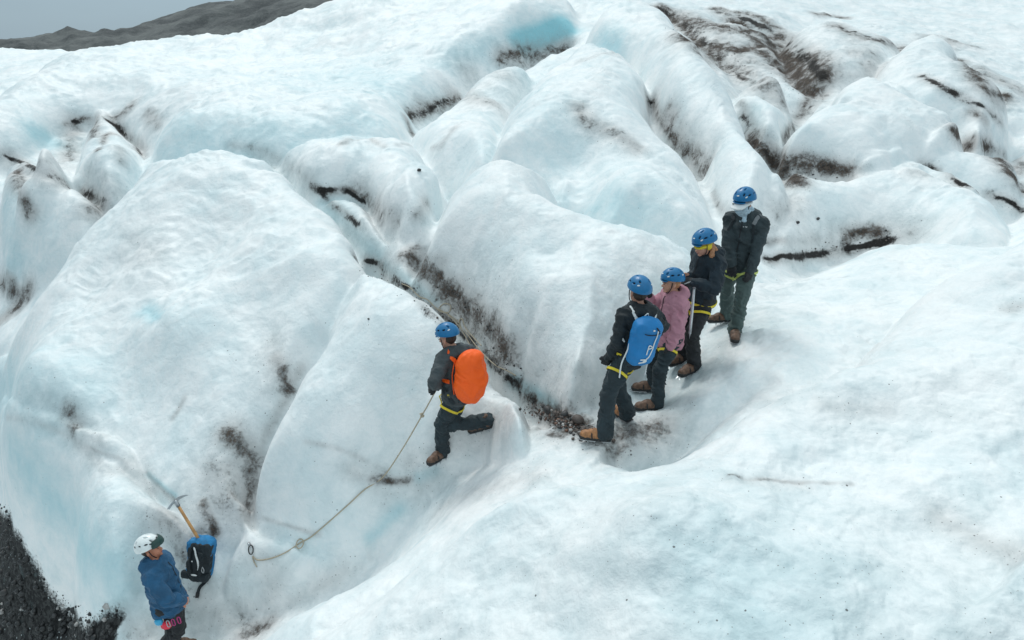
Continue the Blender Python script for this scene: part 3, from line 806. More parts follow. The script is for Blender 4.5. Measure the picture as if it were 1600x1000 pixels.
        for ax in range(3):
            sa = [slice(1, -1)] * 3; sb = [slice(1, -1)] * 3
            sa[ax] = slice(0, -1); sb[ax] = slice(1, None)
            A = ins[tuple(sa)]; B = ins[tuple(sb)]
            i, j, k = np.where(A != B)
            flip = A[i, j, k]
            off = [1, 1, 1]; off[ax] = 0
            i = i + off[0]; j = j + off[1]; k = k + off[2]
            o1 = (ax + 1) % 3; o2 = (ax + 2) % 3
            def cell(d1, d2):
                q = [i.copy(), j.copy(), k.copy()]; q[o1] = q[o1] - d1; q[o2] = q[o2] - d2
                return idx[q[0], q[1], q[2]]
            quad = np.stack([cell(1, 1), cell(0, 1), cell(0, 0), cell(1, 0)], 1)
            quad[~flip] = quad[~flip][:, ::-1]
            F.append(quad)
        F = np.concatenate(F); F = F[(F >= 0).all(1)]
        return raw_mesh(name, co, F)

def raw_mesh(name, co, F, smooth=True):
    me = bpy.data.meshes.new(name)
    me.vertices.add(len(co)); me.vertices.foreach_set('co', np.asarray(co, np.float32).ravel())
    F = np.asarray(F, np.int32); k = F.shape[1]
    me.loops.add(F.size); me.loops.foreach_set('vertex_index', F.ravel())
    me.polygons.add(len(F)); me.polygons.foreach_set('loop_start', np.arange(0, F.size, k, dtype=np.int32))
    me.polygons.foreach_set('loop_total', np.full(len(F), k, np.int32))
    me.polygons.foreach_set('use_smooth', np.full(len(F), smooth, bool))
    me.update(calc_edges=True); me.validate()
    return me

def link(name, me, mat=None, parent=None, loc=None, R=None, **props):
    o = bpy.data.objects.new(name, me); sc.collection.objects.link(o)
    if mat is not None and me is not None and not me.materials: me.materials.append(mat)
    if parent is not None: o.parent = parent
    if R is not None:
        M = Matrix(np.asarray(R).tolist()).to_4x4()
        if loc is not None: M.translation = Vector(loc)
        o.matrix_local = M
    elif loc is not None: o.location = Vector(loc)
    for k, v in props.items(): o[k] = v
    return o

def tube(name, pts, r, mat, parent=None, n=8, caps=True, **props):
    """round cord through points (radius may vary along it)"""
    pts = np.asarray(pts, float); m = len(pts); rs = np.full(m, r) if np.isscalar(r) else np.asarray(r, float)
    co = []; up = V3(0.13, .21, 1)
    tan = np.gradient(pts, axis=0)
    a = unit(np.cross(tan[0], up))
    for i in range(m):
        t = unit(tan[i]); a = unit(a - t * (a @ t)); b = np.cross(t, a)
        for k in range(n):
            th = 2 * math.pi * k / n
            co.append(pts[i] + rs[i] * (a * math.cos(th) + b * math.sin(th)))
    F = [(i * n + k, i * n + (k + 1) % n, (i + 1) * n + (k + 1) % n, (i + 1) * n + k) for i in range(m - 1) for k in range(n)]
    if caps:
        co += [pts[0], pts[-1]]; e0, e1 = m * n, m * n + 1
        F += [(e0, (k + 1) % n, k, k) for k in range(0)]
    me = bpy.data.meshes.new(name)
    fl = [tuple(f) for f in F]
    if caps: fl += [(e0, (k + 1) % n, k) for k in range(n)] + [(e1, (m - 1) * n + k, (m - 1) * n + (k + 1) % n) for k in range(n)]
    me.from_pydata([tuple(c) for c in co], [], fl); me.polygons.foreach_set('use_smooth', [True] * len(fl)); me.update()
    return link(name, me, mat, parent, **props)

def ribbon(name, pts, nor, width, mat, parent=None, thick=.004, closed=False, **props):
    """flat webbing strap: centre line, outward normals, width"""
    pts = np.asarray(pts, float); nor = np.asarray(nor, float); m = len(pts); co = []
    tan = (np.roll(pts, -1, 0) - np.roll(pts, 1, 0)) if closed else np.gradient(pts, axis=0)
    for i in range(m):
        t = unit(tan[i]); n = unit(nor[i]); s = unit(np.cross(t, n)); w = width / 2
        for a, b in ((-w, 0), (-w, thick), (w, thick), (w, 0)): co.append(pts[i] + s * a + n * b)
    F = []
    for i in range(m if closed else m - 1):
        j = (i + 1) % m
        for k in range(4): F.append((i * 4 + k, i * 4 + (k + 1) % 4, j * 4 + (k + 1) % 4, j * 4 + k))
    if not closed: F += [(3, 2, 1, 0), ((m - 1) * 4, (m - 1) * 4 + 1, (m - 1) * 4 + 2, (m - 1) * 4 + 3)]
    me = bpy.data.meshes.new(name); me.from_pydata([tuple(c) for c in co], [], F); me.update()
    return link(name, me, mat, parent, **props)

def belt(name, f, c, axis, width, mat, parent, rmax=.35, off=.004, n=36, thick=.005, tilt=None, **props):
    """strap wrapped round a garment: found by searching inwards from outside"""
    axis = unit(axis); a = unit(np.cross(axis, V3(.3, .9, .1))); b = np.cross(axis, a); c = np.asarray(c, float)
    pts = []; nor = []
    for k in range(n):
        th = 2 * math.pi * k / n; d = a * math.cos(th) + b * math.sin(th)
        r = rmax
        hit = .05
        for q in np.arange(.02, rmax, .006):          # first exit from the middle outwards
            if f.sample(c + d * q) > 0: hit = q; break
        pts.append(c + d * (hit + off)); nor.append(d)
    pts = np.array(pts)
    pts = (np.roll(pts, 1, 0) + pts * 2 + np.roll(pts, -1, 0)) / 4
    return ribbon(name, pts, nor, width, mat, parent, thick, True, **props)

def strap(name, f, pts, width, mat, parent, off=.004, thick=.005, n=6, **props):
    L = smooth_line3(pts, n); P_ = []; N_ = []
    for p in L:
        q, g = f.snap(p, off); P_.append(q); N_.append(g)
    P_ = np.array(P_); P_[1:-1] = (P_[:-2] + 2 * P_[1:-1] + P_[2:]) / 4
    return ribbon(name, P_, N_, width, mat, parent, thick, **props)

def smooth_line3(pts, n=6):
    p = np.array(pts, float); out = []; m = len(p)
    for i in range(m - 1):
        p0 = p[max(i - 1, 0)]; p1 = p[i]; p2 = p[i + 1]; p3 = p[min(i + 2, m - 1)]
        for k in range(n):
            s = k / n; out.append(.5 * (2 * p1 + (p2 - p0) * s + (2 * p0 - 5 * p1 + 4 * p2 - p3) * s * s + (3 * p1 - p0 - 3 * p2 + p3) * s ** 3))
    out.append(p[-1]); return np.array(out)

def frame(fwd, up=(0, 0, 1)):
    """columns: right, forward, up"""
    f = unit(fwd); u = np.asarray(up, float); u = unit(u - f * (u @ f)); r = np.cross(f, u)
    return np.stack([r, f, u], 1)
def frame_up(up, fwd):
    u = unit(up); f = np.asarray(fwd, float); f = unit(f - u * (f @ u)); return np.stack([np.cross(f, u), f, u], 1)

def on_ray(u, v, parent, L, sign=1):
    """point seen at pixel (u, v) at distance L from parent, the farther (+1) or nearer (-1) one"""
    t, q = ray(u, v); d = unit([float(t), 1, float(q)])
    b = d @ parent; c = parent @ parent - L * L; D = b * b - c
    s = b if D < 0 else b + sign * math.sqrt(D)
    p = d * s
    return parent + unit(p - parent) * L
def two_bone(a, c, l1, l2, pole):
    d = c - a; L = np.linalg.norm(d)
    if L > (l1 + l2) * .995: c = a + d / L * (l1 + l2) * .995; d = c - a; L = np.linalg.norm(d)
    u = d / L; x = (l1 * l1 - l2 * l2 + L * L) / (2 * L); h = math.sqrt(max(l1 * l1 - x * x, 0))
    p = np.asarray(pole, float); p = unit(p - u * (p @ u))
    return a + u * x + p * h, c
# ------------------------------------------------------------------ materials for people and gear
def cloth(name, col, rough=.75, fine=260, bumpd=.002, var=.25, sheen=.04, mott=6):
    k = NT(name); tc = k.n('TexCoord').outputs['Object']
    n = k.noise(mott, 5, .6, tc); f = k.noise(fine, 3, .6, tc)
    dark = tuple(c * (1 - var) for c in col); lite = tuple(min(c * (1 + var), 1) for c in col)
    k.l(k.mix(k.ramp(n, .3, .7), dark, lite), k.b.inputs['Base Color'])
    k.b.inputs['Roughness'].default_value = rough; k.b.inputs['Sheen Weight'].default_value = sheen
    k.l(k.bump(k.noise(28, 4, .6, tc, .8), .006, .5, k.bump(f, bumpd, .4)), k.b.inputs['Normal'])
    return k.m
def plain(name, col, rough=.4, metal=0., coat=0., var=.1, nz=30):
    k = NT(name); tc = k.n('TexCoord').outputs['Object']
    k.l(k.mix(k.ramp(k.noise(nz, 4, .6, tc), .3, .7), tuple(c * (1 - var) for c in col), tuple(min(1, c * (1 + var)) for c in col)), k.b.inputs['Base Color'])
    k.b.inputs['Roughness'].default_value = rough; k.b.inputs['Metallic'].default_value = metal; k.b.inputs['Coat Weight'].default_value = coat
    return k.m
M = dict(
 skin=plain('skin', (.52, .27, .19), .5, var=.12, nz=18), skin_tan=plain('skin_tanned', (.50, .20, .12), .5, var=.12, nz=18),
 helmet=plain('blue_helmet_shell', (.001, .145, .345), .42, coat=.1, var=.06), helmet_w=plain('white_helmet_shell', (.74, .78, .78), .35, coat=.2, var=.04),
 dark=plain('dark_foam', (.012, .014, .018), .8), black=cloth('black_shell_cloth', (.006, .013, .018)), navy=cloth('blue_black_shell_cloth', (.004, .015, .025)),
 grey=cloth('slate_shell_cloth', (.022, .036, .042)), grey2=cloth('charcoal_shell_cloth', (.045, .058, .064)), pink=cloth('dusty_pink_shell_cloth', (.43, .20, .255), var=.14),
 blue=cloth('petrol_blue_shell_cloth', (.008, .075, .165), var=.2), trs=cloth('dark_grey_trouser_cloth', (.012, .025, .032)), trs_g=cloth('grey_green_trouser_cloth', (.062, .095, .090), var=.18),
 trs_b=cloth('black_trouser_cloth', (.010, .012, .015)), glove=cloth('black_glove_cloth', (.010, .012, .015)), boot=plain('brown_boot_leather', (.125, .070, .045), .6, var=.4),
 boot_o=plain('tan_boot_leather', (.33, .15, .06), .6, var=.3), rubber=plain('black_rubber', (.014, .015, .016), .6), steel=plain('worn_steel', (.42, .44, .46), .35, 1.),
 yellow=cloth('yellow_webbing', (.72, .56, .03), .7, var=.12), lime=cloth('lime_webbing', (.55, .62, .16), .7, var=.12), white=cloth('white_cord', (.72, .74, .74), .7, var=.06), webgrey=cloth('grey_webbing', (.17, .18, .19), .8, var=.1),
 orange=cloth('orange_rain_cover', (1.0, .115, .0), .6, var=.04, sheen=.0), packblue=cloth('bright_blue_pack_cloth', (.004, .18, .46), .6, var=.08, sheen=0), gaiter=cloth('pale_blue_knit', (.40, .52, .60), .9, var=.25, mott=30),
 hair=cloth('light_brown_hair', (.42, .20, .10), .6, var=.3, mott=60), hair_d=cloth('dark_hair', (.03, .018, .012), .6, var=.3, mott=60), eye=plain('eye', (.03, .02, .02), .3), lip=plain('lip', (.42, .13, .10), .5), wood=plain('ash_wood', (.52, .27, .10), .45, var=.22, nz=12), red=cloth('red_fabric', (.62, .02, .05), .6, var=.1), magenta=cloth('magenta_cord', (.42, .02, .16), .6),
 rope=cloth('pale_tan_rope', (.42, .36, .27), .85, var=.2, mott=90), cyan=plain('cyan_plastic', (.03, .32, .55), .4), lens=plain('dark_lens', (.02, .02, .025), .12), brass=plain('tan_leather', (.42, .20, .09), .6),
)

# ------------------------------------------------------------------ shared shapes
def helmet_meshes():
    f = Field((-.17, -.19, -.10), (.17, .20, .17), .0045)
    f.ell((0, 0, 0), (.122, .150, .128), k=0)
    f.ell((0, -.02, -.03), (.122, .135, .10), k=.03)
    f.ell((0, 0, -.012), (.108, .136, .118), k=.004, op='cut')
    f.half((0, .0, -.018), (0, .22, -1), k=.006)          # brim, dropping to the nape
    f.ell((0, .105, -.012), (.085, .045, .010), k=.012)          # slight front rim
    vents = []
    for sx in (-1, 1):
        for (a, y, z, rx, ry, rz) in [(.055, .085, .085, .013, .026, .03), (.100, .035, .062, .03, .028, .012), (.104, -.045, .055, .03, .026, .012), (.055, -.09, .082, .013, .024, .03), (.030, .02, .125, .011, .036, .03)]:
            f.ell((sx * a, y, z), (rx * .8, ry * .85, rz * .85), k=.004, op='cut')
    shell = f.mesh('helmet_shell')
    g = Field((-.15, -.17, -.08), (.15, .17, .15), .007)
    g.ell((0, 0, -.008), (.113, .141, .119), k=0)
    g.half((0, 0, -.006), (0, .22, -1))
    return shell, g.mesh('helmet_liner')
SHELL, LINER = helmet_meshes()
SHELL.materials.append(M['helmet']); LINER.materials.append(M['dark'])

def disc(name, c, n, r, mat, parent, R=None, sx=1., sy=1., seg=14, thick=.002):
    F = frame_up(n, (0.1, .3, 1) if abs(unit(n)[2]) < .9 else (0, 1, 0))
    co = [tuple(np.asarray(c) + F @ V3(r * sx * math.cos(t), r * sy * math.sin(t), z)) for z in (0, thick) for t in np.linspace(0, 2 * math.pi, seg, False)]
    fc = [tuple(range(seg, 2 * seg))] + [(i, (i + 1) % seg, seg + (i + 1) % seg, seg + i) for i in range(seg)]
    me = bpy.data.meshes.new(name); me.from_pydata(co, [], fc); me.update()
    return link(name, me, mat, parent)

def boot_meshes():
    f = Field((-.09, -.14, -.02), (.09, .24, .26), .006)
    f.cone((0, -.035, .06), (0, -.025, .14), .044, .038, .02)
    f.cone((0, -.03, .05), (0, .08, .062), .050, .046, .03)
    f.cone((0, .06, .048), (0.004, .155, .040), .047, .040, .03)
    f.cone((0, .165, .040), (0, .17, .040), .040, .036, .03)
    f.ell((0, -.02, .20), (.045, .05, .05), k=.01, op='cut')
    for z in (.095, .12, .145): f.cone((-.03, .025 - (z - .09) * .5, z), (.03, .025 - (z - .09) * .5, z), .006, .006, .006)
    f.half((0, 0, .022), (0, 0, -1), .005)
    f.wrinkle(.002, (30, 30, 40), 3)
    up = f.mesh('boot_upper')
    s = Field((-.09, -.14, -.02), (.09, .24, .08), .006)
    s.cone((0, -.04, .026), (0, .05, .024), .052, .048, .02)
    s.cone((0, .05, .024), (.004, .16, .026), .047, .049, .02)
    s.cone((0, .17, .04), (0, .18, .036), .043, .038, .02)
    s.half((0, 0, .045), (0, 0, 1), .004); s.half((0, 0, .0), (0, 0, -1), .003)
    s.box((0, .03, -.002), (.06, .012, .012), rnd=.003, op='cut')
    return up, s.mesh('boot_sole')
BUP, BSO = boot_meshes()
def mesh_copy(me, mat):
    c = me.copy(); c.materials.clear(); c.materials.append(mat); return c
BUP_BROWN = mesh_copy(BUP, M['boot']); BUP_TAN = mesh_copy(BUP, M['boot_o']); BSO.materials.append(M['rubber'])
def crampon_mesh():
    bm = bmesh.new()
    def spike(x, y, tip):
        vs = [bm.verts.new((x + a, y + b, .006)) for a, b in ((-.007, -.007), (.007, -.007), (.007, .007), (-.007, .007))]
        t = bm.verts.new(tip); bm.faces.new(vs)
        for i in range(4): bm.faces.new((vs[i], t, vs[(i + 1) % 4]))
    for x, y in ((-.045, -.07), (.045, -.07), (-.048, -.02), (.048, -.02), (-.045, .07), (.045, .07), (-.045, .13), (.045, .13)): spike(x, y, (x * 1.06, y, -.032))
    for x in (-.02, .02): spike(x, .20, (x, .245, -.012))
    def bar(a, b, w=.007, h=.004):
        a = Vector(a); b = Vector(b); d = (b - a).normalized(); s = d.cross(Vector((0, 0, 1))) * w
        vs = [bm.verts.new(p + q + Vector((0, 0, z))) for z in (-h, h) for p, q in ((a, -s), (a, s), (b, s), (b, -s))]
        for f in ((0, 1, 2, 3), (7, 6, 5, 4), (0, 4, 5, 1), (1, 5, 6, 2), (2, 6, 7, 3), (3, 7, 4, 0)): bm.faces.new([vs[i] for i in f])
    z = .004
    for a, b in (((-.046, -.08, z), (-.05, .0, z)), ((.046, -.08, z), (.05, .0, z)), ((-.046, -.08, z), (.046, -.08, z)), ((0, -.08, z), (0, .08, z)), ((-.047, .06, z), (-.03, .2, z)), ((.047, .06, z), (.03, .2, z)), ((-.047, .06, z), (.047, .06, z)), ((-.03, .2, z), (.03, .2, z))): bar(a, b)
    me = bpy.data.meshes.new('crampon'); bm.to_mesh(me); bm.free(); me.materials.append(M['steel']); return me
CRAMP = crampon_mesh()

def boot(parent, pos, d, up=(0, 0, 1), tan=False, spikes=True, sink=.03):
    R = frame_up(up, d)
    b = link('boot', BUP_TAN if tan else BUP_BROWN, None, parent, pos + unit(up) * (.032 - sink + .0), R * 1.15)
    link('sole', BSO, None, b)
    if spikes:
        link('crampon', CRAMP, None, b)
        pts = [(-.052, .09, .03), (-.045, .095, .075), (0, .085, .108), (.045, .095, .075), (.052, .09, .03)]
        ribbon('crampon_strap', smooth_line3(pts, 4), [unit(V3(p[0], 0, p[2] - .04)) for p in smooth_line3(pts, 4)], .014, M['rubber'], b)
    return b, R

def finger_pts(base, d, side, up, L, curl):
    """three bones bending towards -up"""
    p = [base]; a = 0
    for i, f in enumerate((.45, .32, .25)):
        a += curl * (0.6 if i == 0 else 1.0)
        dd = d * math.cos(a) - up * math.sin(a); p.append(p[-1] + dd * L * f)
    return p
def hand_into(f, wrist, d, palm_up, side, fat=1., curl=.5, L=1.):
    """hand from the wrist along d; back of the hand faces palm_up; side = +1 when the thumb is on cross(d, up)"""
    d = unit(d); u = unit(np.asarray(palm_up) - d * (np.asarray(palm_up) @ d)); s = np.cross(d, u) * side
    R = np.stack([s, d, u], 1)
    f.box(wrist + d * .050 * L, (.041 * fat, .050, .016 * fat), R, rnd=.014, k=.012)
    f.cone(wrist - d * .02, wrist + d * .02, .027 * fat, .027 * fat, .02)
    for i, (o, l) in enumerate(((.030, .078), (.010, .086), (-.011, .080), (-.031, .062))):
        pts = finger_pts(wrist + d * .094 * L + s * o, unit(d + s * o * 1.6), s, u, l * L, curl + .06 * i)
        r = (.0100, .0098, .0092, .0082)[i] * (1 + (fat - 1) * .8)
        f.chain(pts, [r * 1.08, r, r * .96, r * .85], .004)
    tp = [wrist + d * .028 * L + s * .030, wrist + d * .058 * L + s * .058 - u * .008, wrist + d * .088 * L + s * .066 - u * .020, wrist + d * .108 * L + s * .060 - u * .030]
    f.chain(tp, [.014 * fat, .0125 * fat, .011 * fat, .009 * fat], .008)


def person(label, px, H=1.75, **k):
    """px: joints in pixels of the photograph; the rest is anatomy"""
    s = H / 1.75
    fL, fR = k['feet']                 # ((u, v), direction xy, lift)
    def foot(ft):
        c = cast(*ft[0]) if len(ft[0]) == 2 else np.array(P(*ft[0]))
        c = c + V3(0, 0, ft[2] if len(ft) > 2 else 0)
        d = V3(*ft[1]) if len(ft[1]) == 3 else V3(*ft[1], 0)
        up = V3(*(ft[3] if len(ft) > 3 else (0, 0, 1)))
        return c, unit(d), up
    FL, FR = foot(fL), foot(fR)
    org = (FL[0] + FR[0]) / 2
    pf = unit(V3(*k['pelvis_dir'], 0)); cf = unit(V3(*k.get('chest_dir', k['pelvis_dir']), 0)); hf = unit(V3(*k['face_dir']))
    def at(u, Y, z): return V3((u - 800) * (CP - z / Y * SP) / FP * Y, Y, z)
    u, dY, hh = px['pelvis']
    for _ in range(5):                     # settle the size so that the helmet reaches its height in the picture
        pel = at(u, org[1] + dY, org[2] + hh * s)
        tp = pel + V3(0, px['neck'][1] + px['head'][1], .86 * s)
        s *= 1 + .9 * ((pix(tp)[1] - k['top']) / (pix(org)[1] - k['top']))
    pel = at(u, org[1] + dY, org[2] + hh * s)
    def above(p, u, dY, L):
        z = p[2] + L
        for _ in range(5):
            q = at(u, p[1] + dY, z); h2 = L * L - (q[0] - p[0]) ** 2 - dY * dY
            z = p[2] + math.sqrt(max(h2, .01 * L * L))
        q = at(u, p[1] + dY, z); return p + unit(q - p) * L
    neck = above(pel, px['neck'][0], px['neck'][1], .50 * s)
    head = above(neck, px['head'][0], px['head'][1], .185 * s)
    ank = []; knee = []; hip = []
    up_t = unit(neck - pel)
    Rp = frame_up(up_t, pf); Rc = frame_up(up_t, cf)
    for side, (F, pole) in ((-1, (FL, k['knees'][0])), (1, (FR, k['knees'][1]))):
        h_ = pel + Rp[:, 0] * side * .095 * s - Rp[:, 2] * .04
        a_ = F[0] + unit(F[2]) * .115 - F[1] * .03
        kn, a2 = two_bone(h_, a_, .425 * s, .415 * s, pole)
        if np.linalg.norm(a2 - a_) > .02: print('LEG SHORT', label[:30], side, round(float(np.linalg.norm(a2 - a_)), 3))
        hip.append(h_); knee.append(kn); ank.append(a2)
    LL = np.linalg.norm(hip[0] - ank[0]), np.linalg.norm(hip[1] - ank[1])
    sh = []; el = []; wr = []
    for i, side in enumerate((-1, 1)):
        so = px.get('shoulders', (0, 0))
        s_ = neck - up_t * .055 * s + Rc[:, 0] * side * .178 * s + Rc[:, 1] * .0
        hx = px['hands'][i]
        w_ = np.array(P(hx[0], hx[1], org[1] + hx[2]))
        e_, w2 = two_bone(s_, w_, .29 * s, .255 * s, k['elbows'][i])
        if np.linalg.norm(w2 - w_) > .03: print('ARM SHORT', label[:30], side, round(float(np.linalg.norm(w2 - w_)), 3), pix(w2))
        sh.append(s_); el.append(e_); wr.append(w2)
    print(label[:28], 's %.2f' % s, 'org', org.round(2), 'legs %.2f %.2f' % LL, 'pel h %.2f' % (pel[2] - org[2]), 'pel', [int(a) for a in pix(pel)], 'neck', [int(a) for a in pix(neck)], 'head', [int(a) for a in pix(head)], 'top', [int(a) for a in pix(head + V3(0, 0, .19 * s))], 'dist %.1f' % np.linalg.norm(org))
    rel = lambda p: np.asarray(p) - org
    pel, neck, head = rel(pel), rel(neck), rel(head)
    hip = [rel(p) for p in hip]; knee = [rel(p) for p in knee]; ank = [rel(p) for p in ank]; sh = [rel(p) for p in sh]; el = [rel(p) for p in el]; wr = [rel(p) for p in wr]
    ALL = np.array([pel, neck, head + V3(0, 0, .2)] + hip + knee + ank + sh + el + wr)
    lo, hi = ALL.min(0) - .22, ALL.max(0) + .22
    # head frame
    Rh = frame(hf, up_t * .5 + V3(0, 0, .8) if 'head_up' not in k else V3(*k['head_up']))
    hp = lambda x, y, z: head + Rh @ (V3(x, y, z) * s)
    tw = pel + (neck - pel) * .45; ch = pel + (neck - pel) * .75
    # ---------------- the body, one continuous skin
    f = Field(lo, hi, .0085)
    f.ell(pel, (.15 * s, .10 * s, .12 * s), Rp, .05); f.cone(pel, tw, .11 * s, .10 * s, .06)
    f.ell(ch, (.16 * s, .105 * s, .18 * s), Rc, .06); f.cone(ch, neck, .09 * s, .055 * s, .05)
    f.cone(neck - up_t * .02, head - Rh[:, 2] * .04, .056 * s, .052 * s, .03)
    for i in (0, 1):
        f.chain([hip[i], knee[i], ank[i]], [.085 * s, .058 * s, .042 * s], .04)
        f.cone(ank[i], ank[i] + (FL, FR)[i][1] * .14 - V3(0, 0, .05), .04, .03, .02)
        f.cone(neck - up_t * .05, sh[i], .06 * s, .062 * s, .05)
        f.chain([sh[i], el[i], wr[i]], [.058 * s, .042 * s, .030 * s], .03)
    f.ell(hp(0, -.01, .03), (.078 * s, .096 * s, .105 * s), Rh, .02)
    f.ell(hp(0, .035, -.045), (.056 * s, .062 * s, .068 * s), Rh, .03)
    f.cone(hp(0, .088, .012), hp(0, .112, -.022), .011, .015, .012)
    f.ell(hp(0, .082, -.092), (.024, .022, .018), Rh, .015)
    f.cone(hp(-.018, .094, -.058), hp(.018, .094, -.058), .009, .009, .008)
    for q in (-1, 1):
        f.ell(hp(q * .033, .100, .012), (.018, .014, .012), Rh, .012, 'cut'); f.ell(hp(q * .032, .085, .012), (.015, .013, .013), Rh, .003)
        f.ell(hp(q * .080, -.005, -.012), (.010, .020, .033), Rh, .008)
    for i in (0, 1):
        g = k['grip'][i]
        if not g.get('glove'): hand_into(f, wr[i], g.get('d', wr[i] - el[i]), g['up'], g['side'], 1., g.get('curl', .5))
    me = f.mesh('person'); me.materials.append(M[k.get('skin', 'skin')])
    root = link('person', me, None, None, org, None, label=label, category='person')
    if k.get('group'): root['group'] = k['group']
    # ---------------- trousers
    t = Field(lo, hi, .0095)
    L = k.get('loose', 1.) * .94
    t.ell(pel, (.166 * s, .122 * s, .12 * s), Rp, .05)
    for i in (0, 1):
        t.chain([hip[i], hip[i] + (knee[i] - hip[i]) * .5, knee[i], knee[i] + (ank[i] - knee[i]) * .55, ank[i] + (ank[i] - knee[i]) * .05],
                [.108 * s * L, .092 * s * L, .076 * s * L, .074 * s * L, .080 * s * L], .03)
    t.cone(pel, tw, .115 * s, .09 * s, .03)
    for i in (0, 1):
        cut = ank[i] - unit(knee[i] - ank[i]) * .155
        t.cone(cut, cut - unit(knee[i] - ank[i]) * .14, .10, .10, .0, 'cut')
    t.wrinkle(.015, (9, 9, 15), k.get('seed', 1) + 40, 3)
    link('trousers', t.mesh('trousers'), M[k['trousers']], root)
    # ---------------- jacket
    j = Field(lo, hi, .0085)
    J = k.get('bulk', 1.) * .93
    j.ell(ch, (.198 * s * J, .150 * s * J, .20 * s), Rc, .05); j.ell(tw, (.180 * s * J, .148 * s * J, .17 * s), Rc, .06)
    hem = pel - up_t * k.get('hem', .08)
    j.cone(tw, hem, .150 * s * J, .165 * s * J, .06); j.ell(hem + Rp[:, 0] * .0, (.205 * s * J, .165 * s * J, .10), Rp, .04)
    j.ell(pel, (.195 * s, .152 * s, .13 * s), Rp, .04)
    j.cone(neck - up_t * .05, neck + up_t * .035, .105 * s, .078 * s, .04)
    for i in (0, 1):
        j.cone(neck - up_t * .035, sh[i], .090 * s, .083 * s, .06)
        j.chain([sh[i], sh[i] + (el[i] - sh[i]) * .55, el[i], el[i] + (wr[i] - el[i]) * .6, wr[i]], [.076 * s * J, .075 * s * J, .066 * s * J, .058 * s * J, .046 * s * J], .025)
    # hood gathered behind the neck
    hb = neck - Rc[:, 1] * .085 * s + up_t * .03
    j.ell(hb, (.125 * s, .075 * s, .058 * s), Rc, .03)
    for q in (-1, 1): j.cone(hb + Rc[:, 0] * q * .08, neck + Rc[:, 1] * .055 + Rc[:, 0] * q * .06 + up_t * .03, .045, .036, .025)
    j.ell(neck + up_t * .085 + Rc[:, 1] * .01, (.068 * s, .07 * s, .075), Rc, .02, 'cut')
    j.half(hem - up_t * .05, -up_t, .012)
    j.wrinkle(.014, (8, 8, 13), k.get('seed', 1), 3)
    # pockets and front seam
    jm = j.mesh('jacket')
    jo = link('jacket', jm, M[k['jacket']], root)
    zp = [tw + Rc[:, 1] * .2 - up_t * .1, ch + Rc[:, 1] * .2, neck + Rc[:, 1] * .13]
    strap('zip', j, zp, .012, M['dark'], jo, off=.001, thick=.003)
    # ---------------- helmet
    hm = k.get('helmet', 'helmet')
    hs = link('helmet', SHELL if hm == 'helmet' else mesh_copy(SHELL, M[hm]), None, root, hp(0, -.016, .066), Rh @ np.diag([s, s, s]) * .97)
    link('liner', LINER, None, hs)
    for a, b in ((.9, .45), (-.9, .45), (2.4, .35), (0.0, .62), (-2.4, .35)):
        n = V3(math.sin(a) * math.cos(b), math.cos(a) * math.cos(b), math.sin(b)); q = n * V3(.124, .152, .130) * (1.0)
        disc('sticker', q * .998, n / V3(.124, .152, .13), .011, M['white'] if hm == 'helmet' else M['dark'], hs, sx=1.5, sy=.7)
    jaw = []
    for q in (-1, 1):
        tube('chin_strap', smooth_line3([hp(q * .092, .02, .03), hp(q * .082, .035, -.04), hp(q * .045, .062, -.105), hp(0, .066, -.118)], 5), .0055, M['dark'], root, 6)
    # face details
    for q in (-1, 1):
        e = hp(q * .032, .0965, .012); disc('eye', e, Rh[:, 1], .008, M['eye'], root, sx=1.3, sy=.7)
        tube('eyebrow', [hp(q * .018, .103, .030), hp(q * .034, .100, .035), hp(q * .050, .090, .030)], .003, M['hair_d'], root, 6)
    tube('lips', [hp(-.02, .100, -.058), hp(0, .106, -.057), hp(.02, .100, -.058)], .0045, M['lip'], root, 6)
    # ---------------- gloves
    for i in (0, 1):
        g = k['grip'][i]
        if g.get('glove'):
            d = g.get('d', wr[i] - el[i])
            gf = Field(wr[i] - .2, wr[i] + .2, .0062)
            hand_into(gf, wr[i], d, g['up'], g['side'], 1.28, g.get('curl', .5))
            gf.cone(wr[i] - unit(wr[i] - el[i]) * .03, wr[i], .047, .040, .02)
            link('glove', gf.mesh('glove'), M['glove'], root)
    # ---------------- boots
    for i_, F in enumerate((FL, FR)): boot(root, ank[i_] - (unit(F[2]) * .115 - F[1] * .03), F[1], F[2], k.get('tan', False), k.get('spikes', True), k.get('sink', .02))
    # ---------------- harness
    if k.get('harness'):
        hmt = M[k['harness']]
        both = Field(lo, hi, .0095); both.V = np.minimum(t.V, t.V)
        wb = pel - up_t * .0 + up_t * .02
        jb = Field(lo, hi, .0085); jb.V = j.V
        hr = k.get('belt_on', 'jacket')
        belt('harness_belt', j if hr == 'jacket' else t, (hem - up_t * .0) if hr == 'jacket' else wb, up_t, .027, hmt, root, thick=.006)
        for i in (0, 1):
            a = unit(hip[i] - knee[i]); c = hip[i] + (knee[i] - hip[i]) * .42
            tl = unit(a + Rp[:, 0] * (.45 if i == 0 else -.45))
            belt('leg_loop', t, c, tl, .028, hmt, root, rmax=.16, thick=.006)
        fr = hem + Rp[:, 1] * .18
        tube('belay_loop', [fr + up_t * .03, fr + Rp[:, 1] * .03, fr - up_t * .10], .008, hmt, root, 6)
    return dict(root=root, org=org, pel=pel, neck=neck, head=head, ch=ch, tw=tw, hem=hem, sh=sh, el=el, wr=wr, hip=hip, knee=knee, ank=ank, Rp=Rp, Rc=Rc, Rh=Rh, up=up_t, j=j, t=t, hp=hp, s=s, lo=lo, hi=hi)
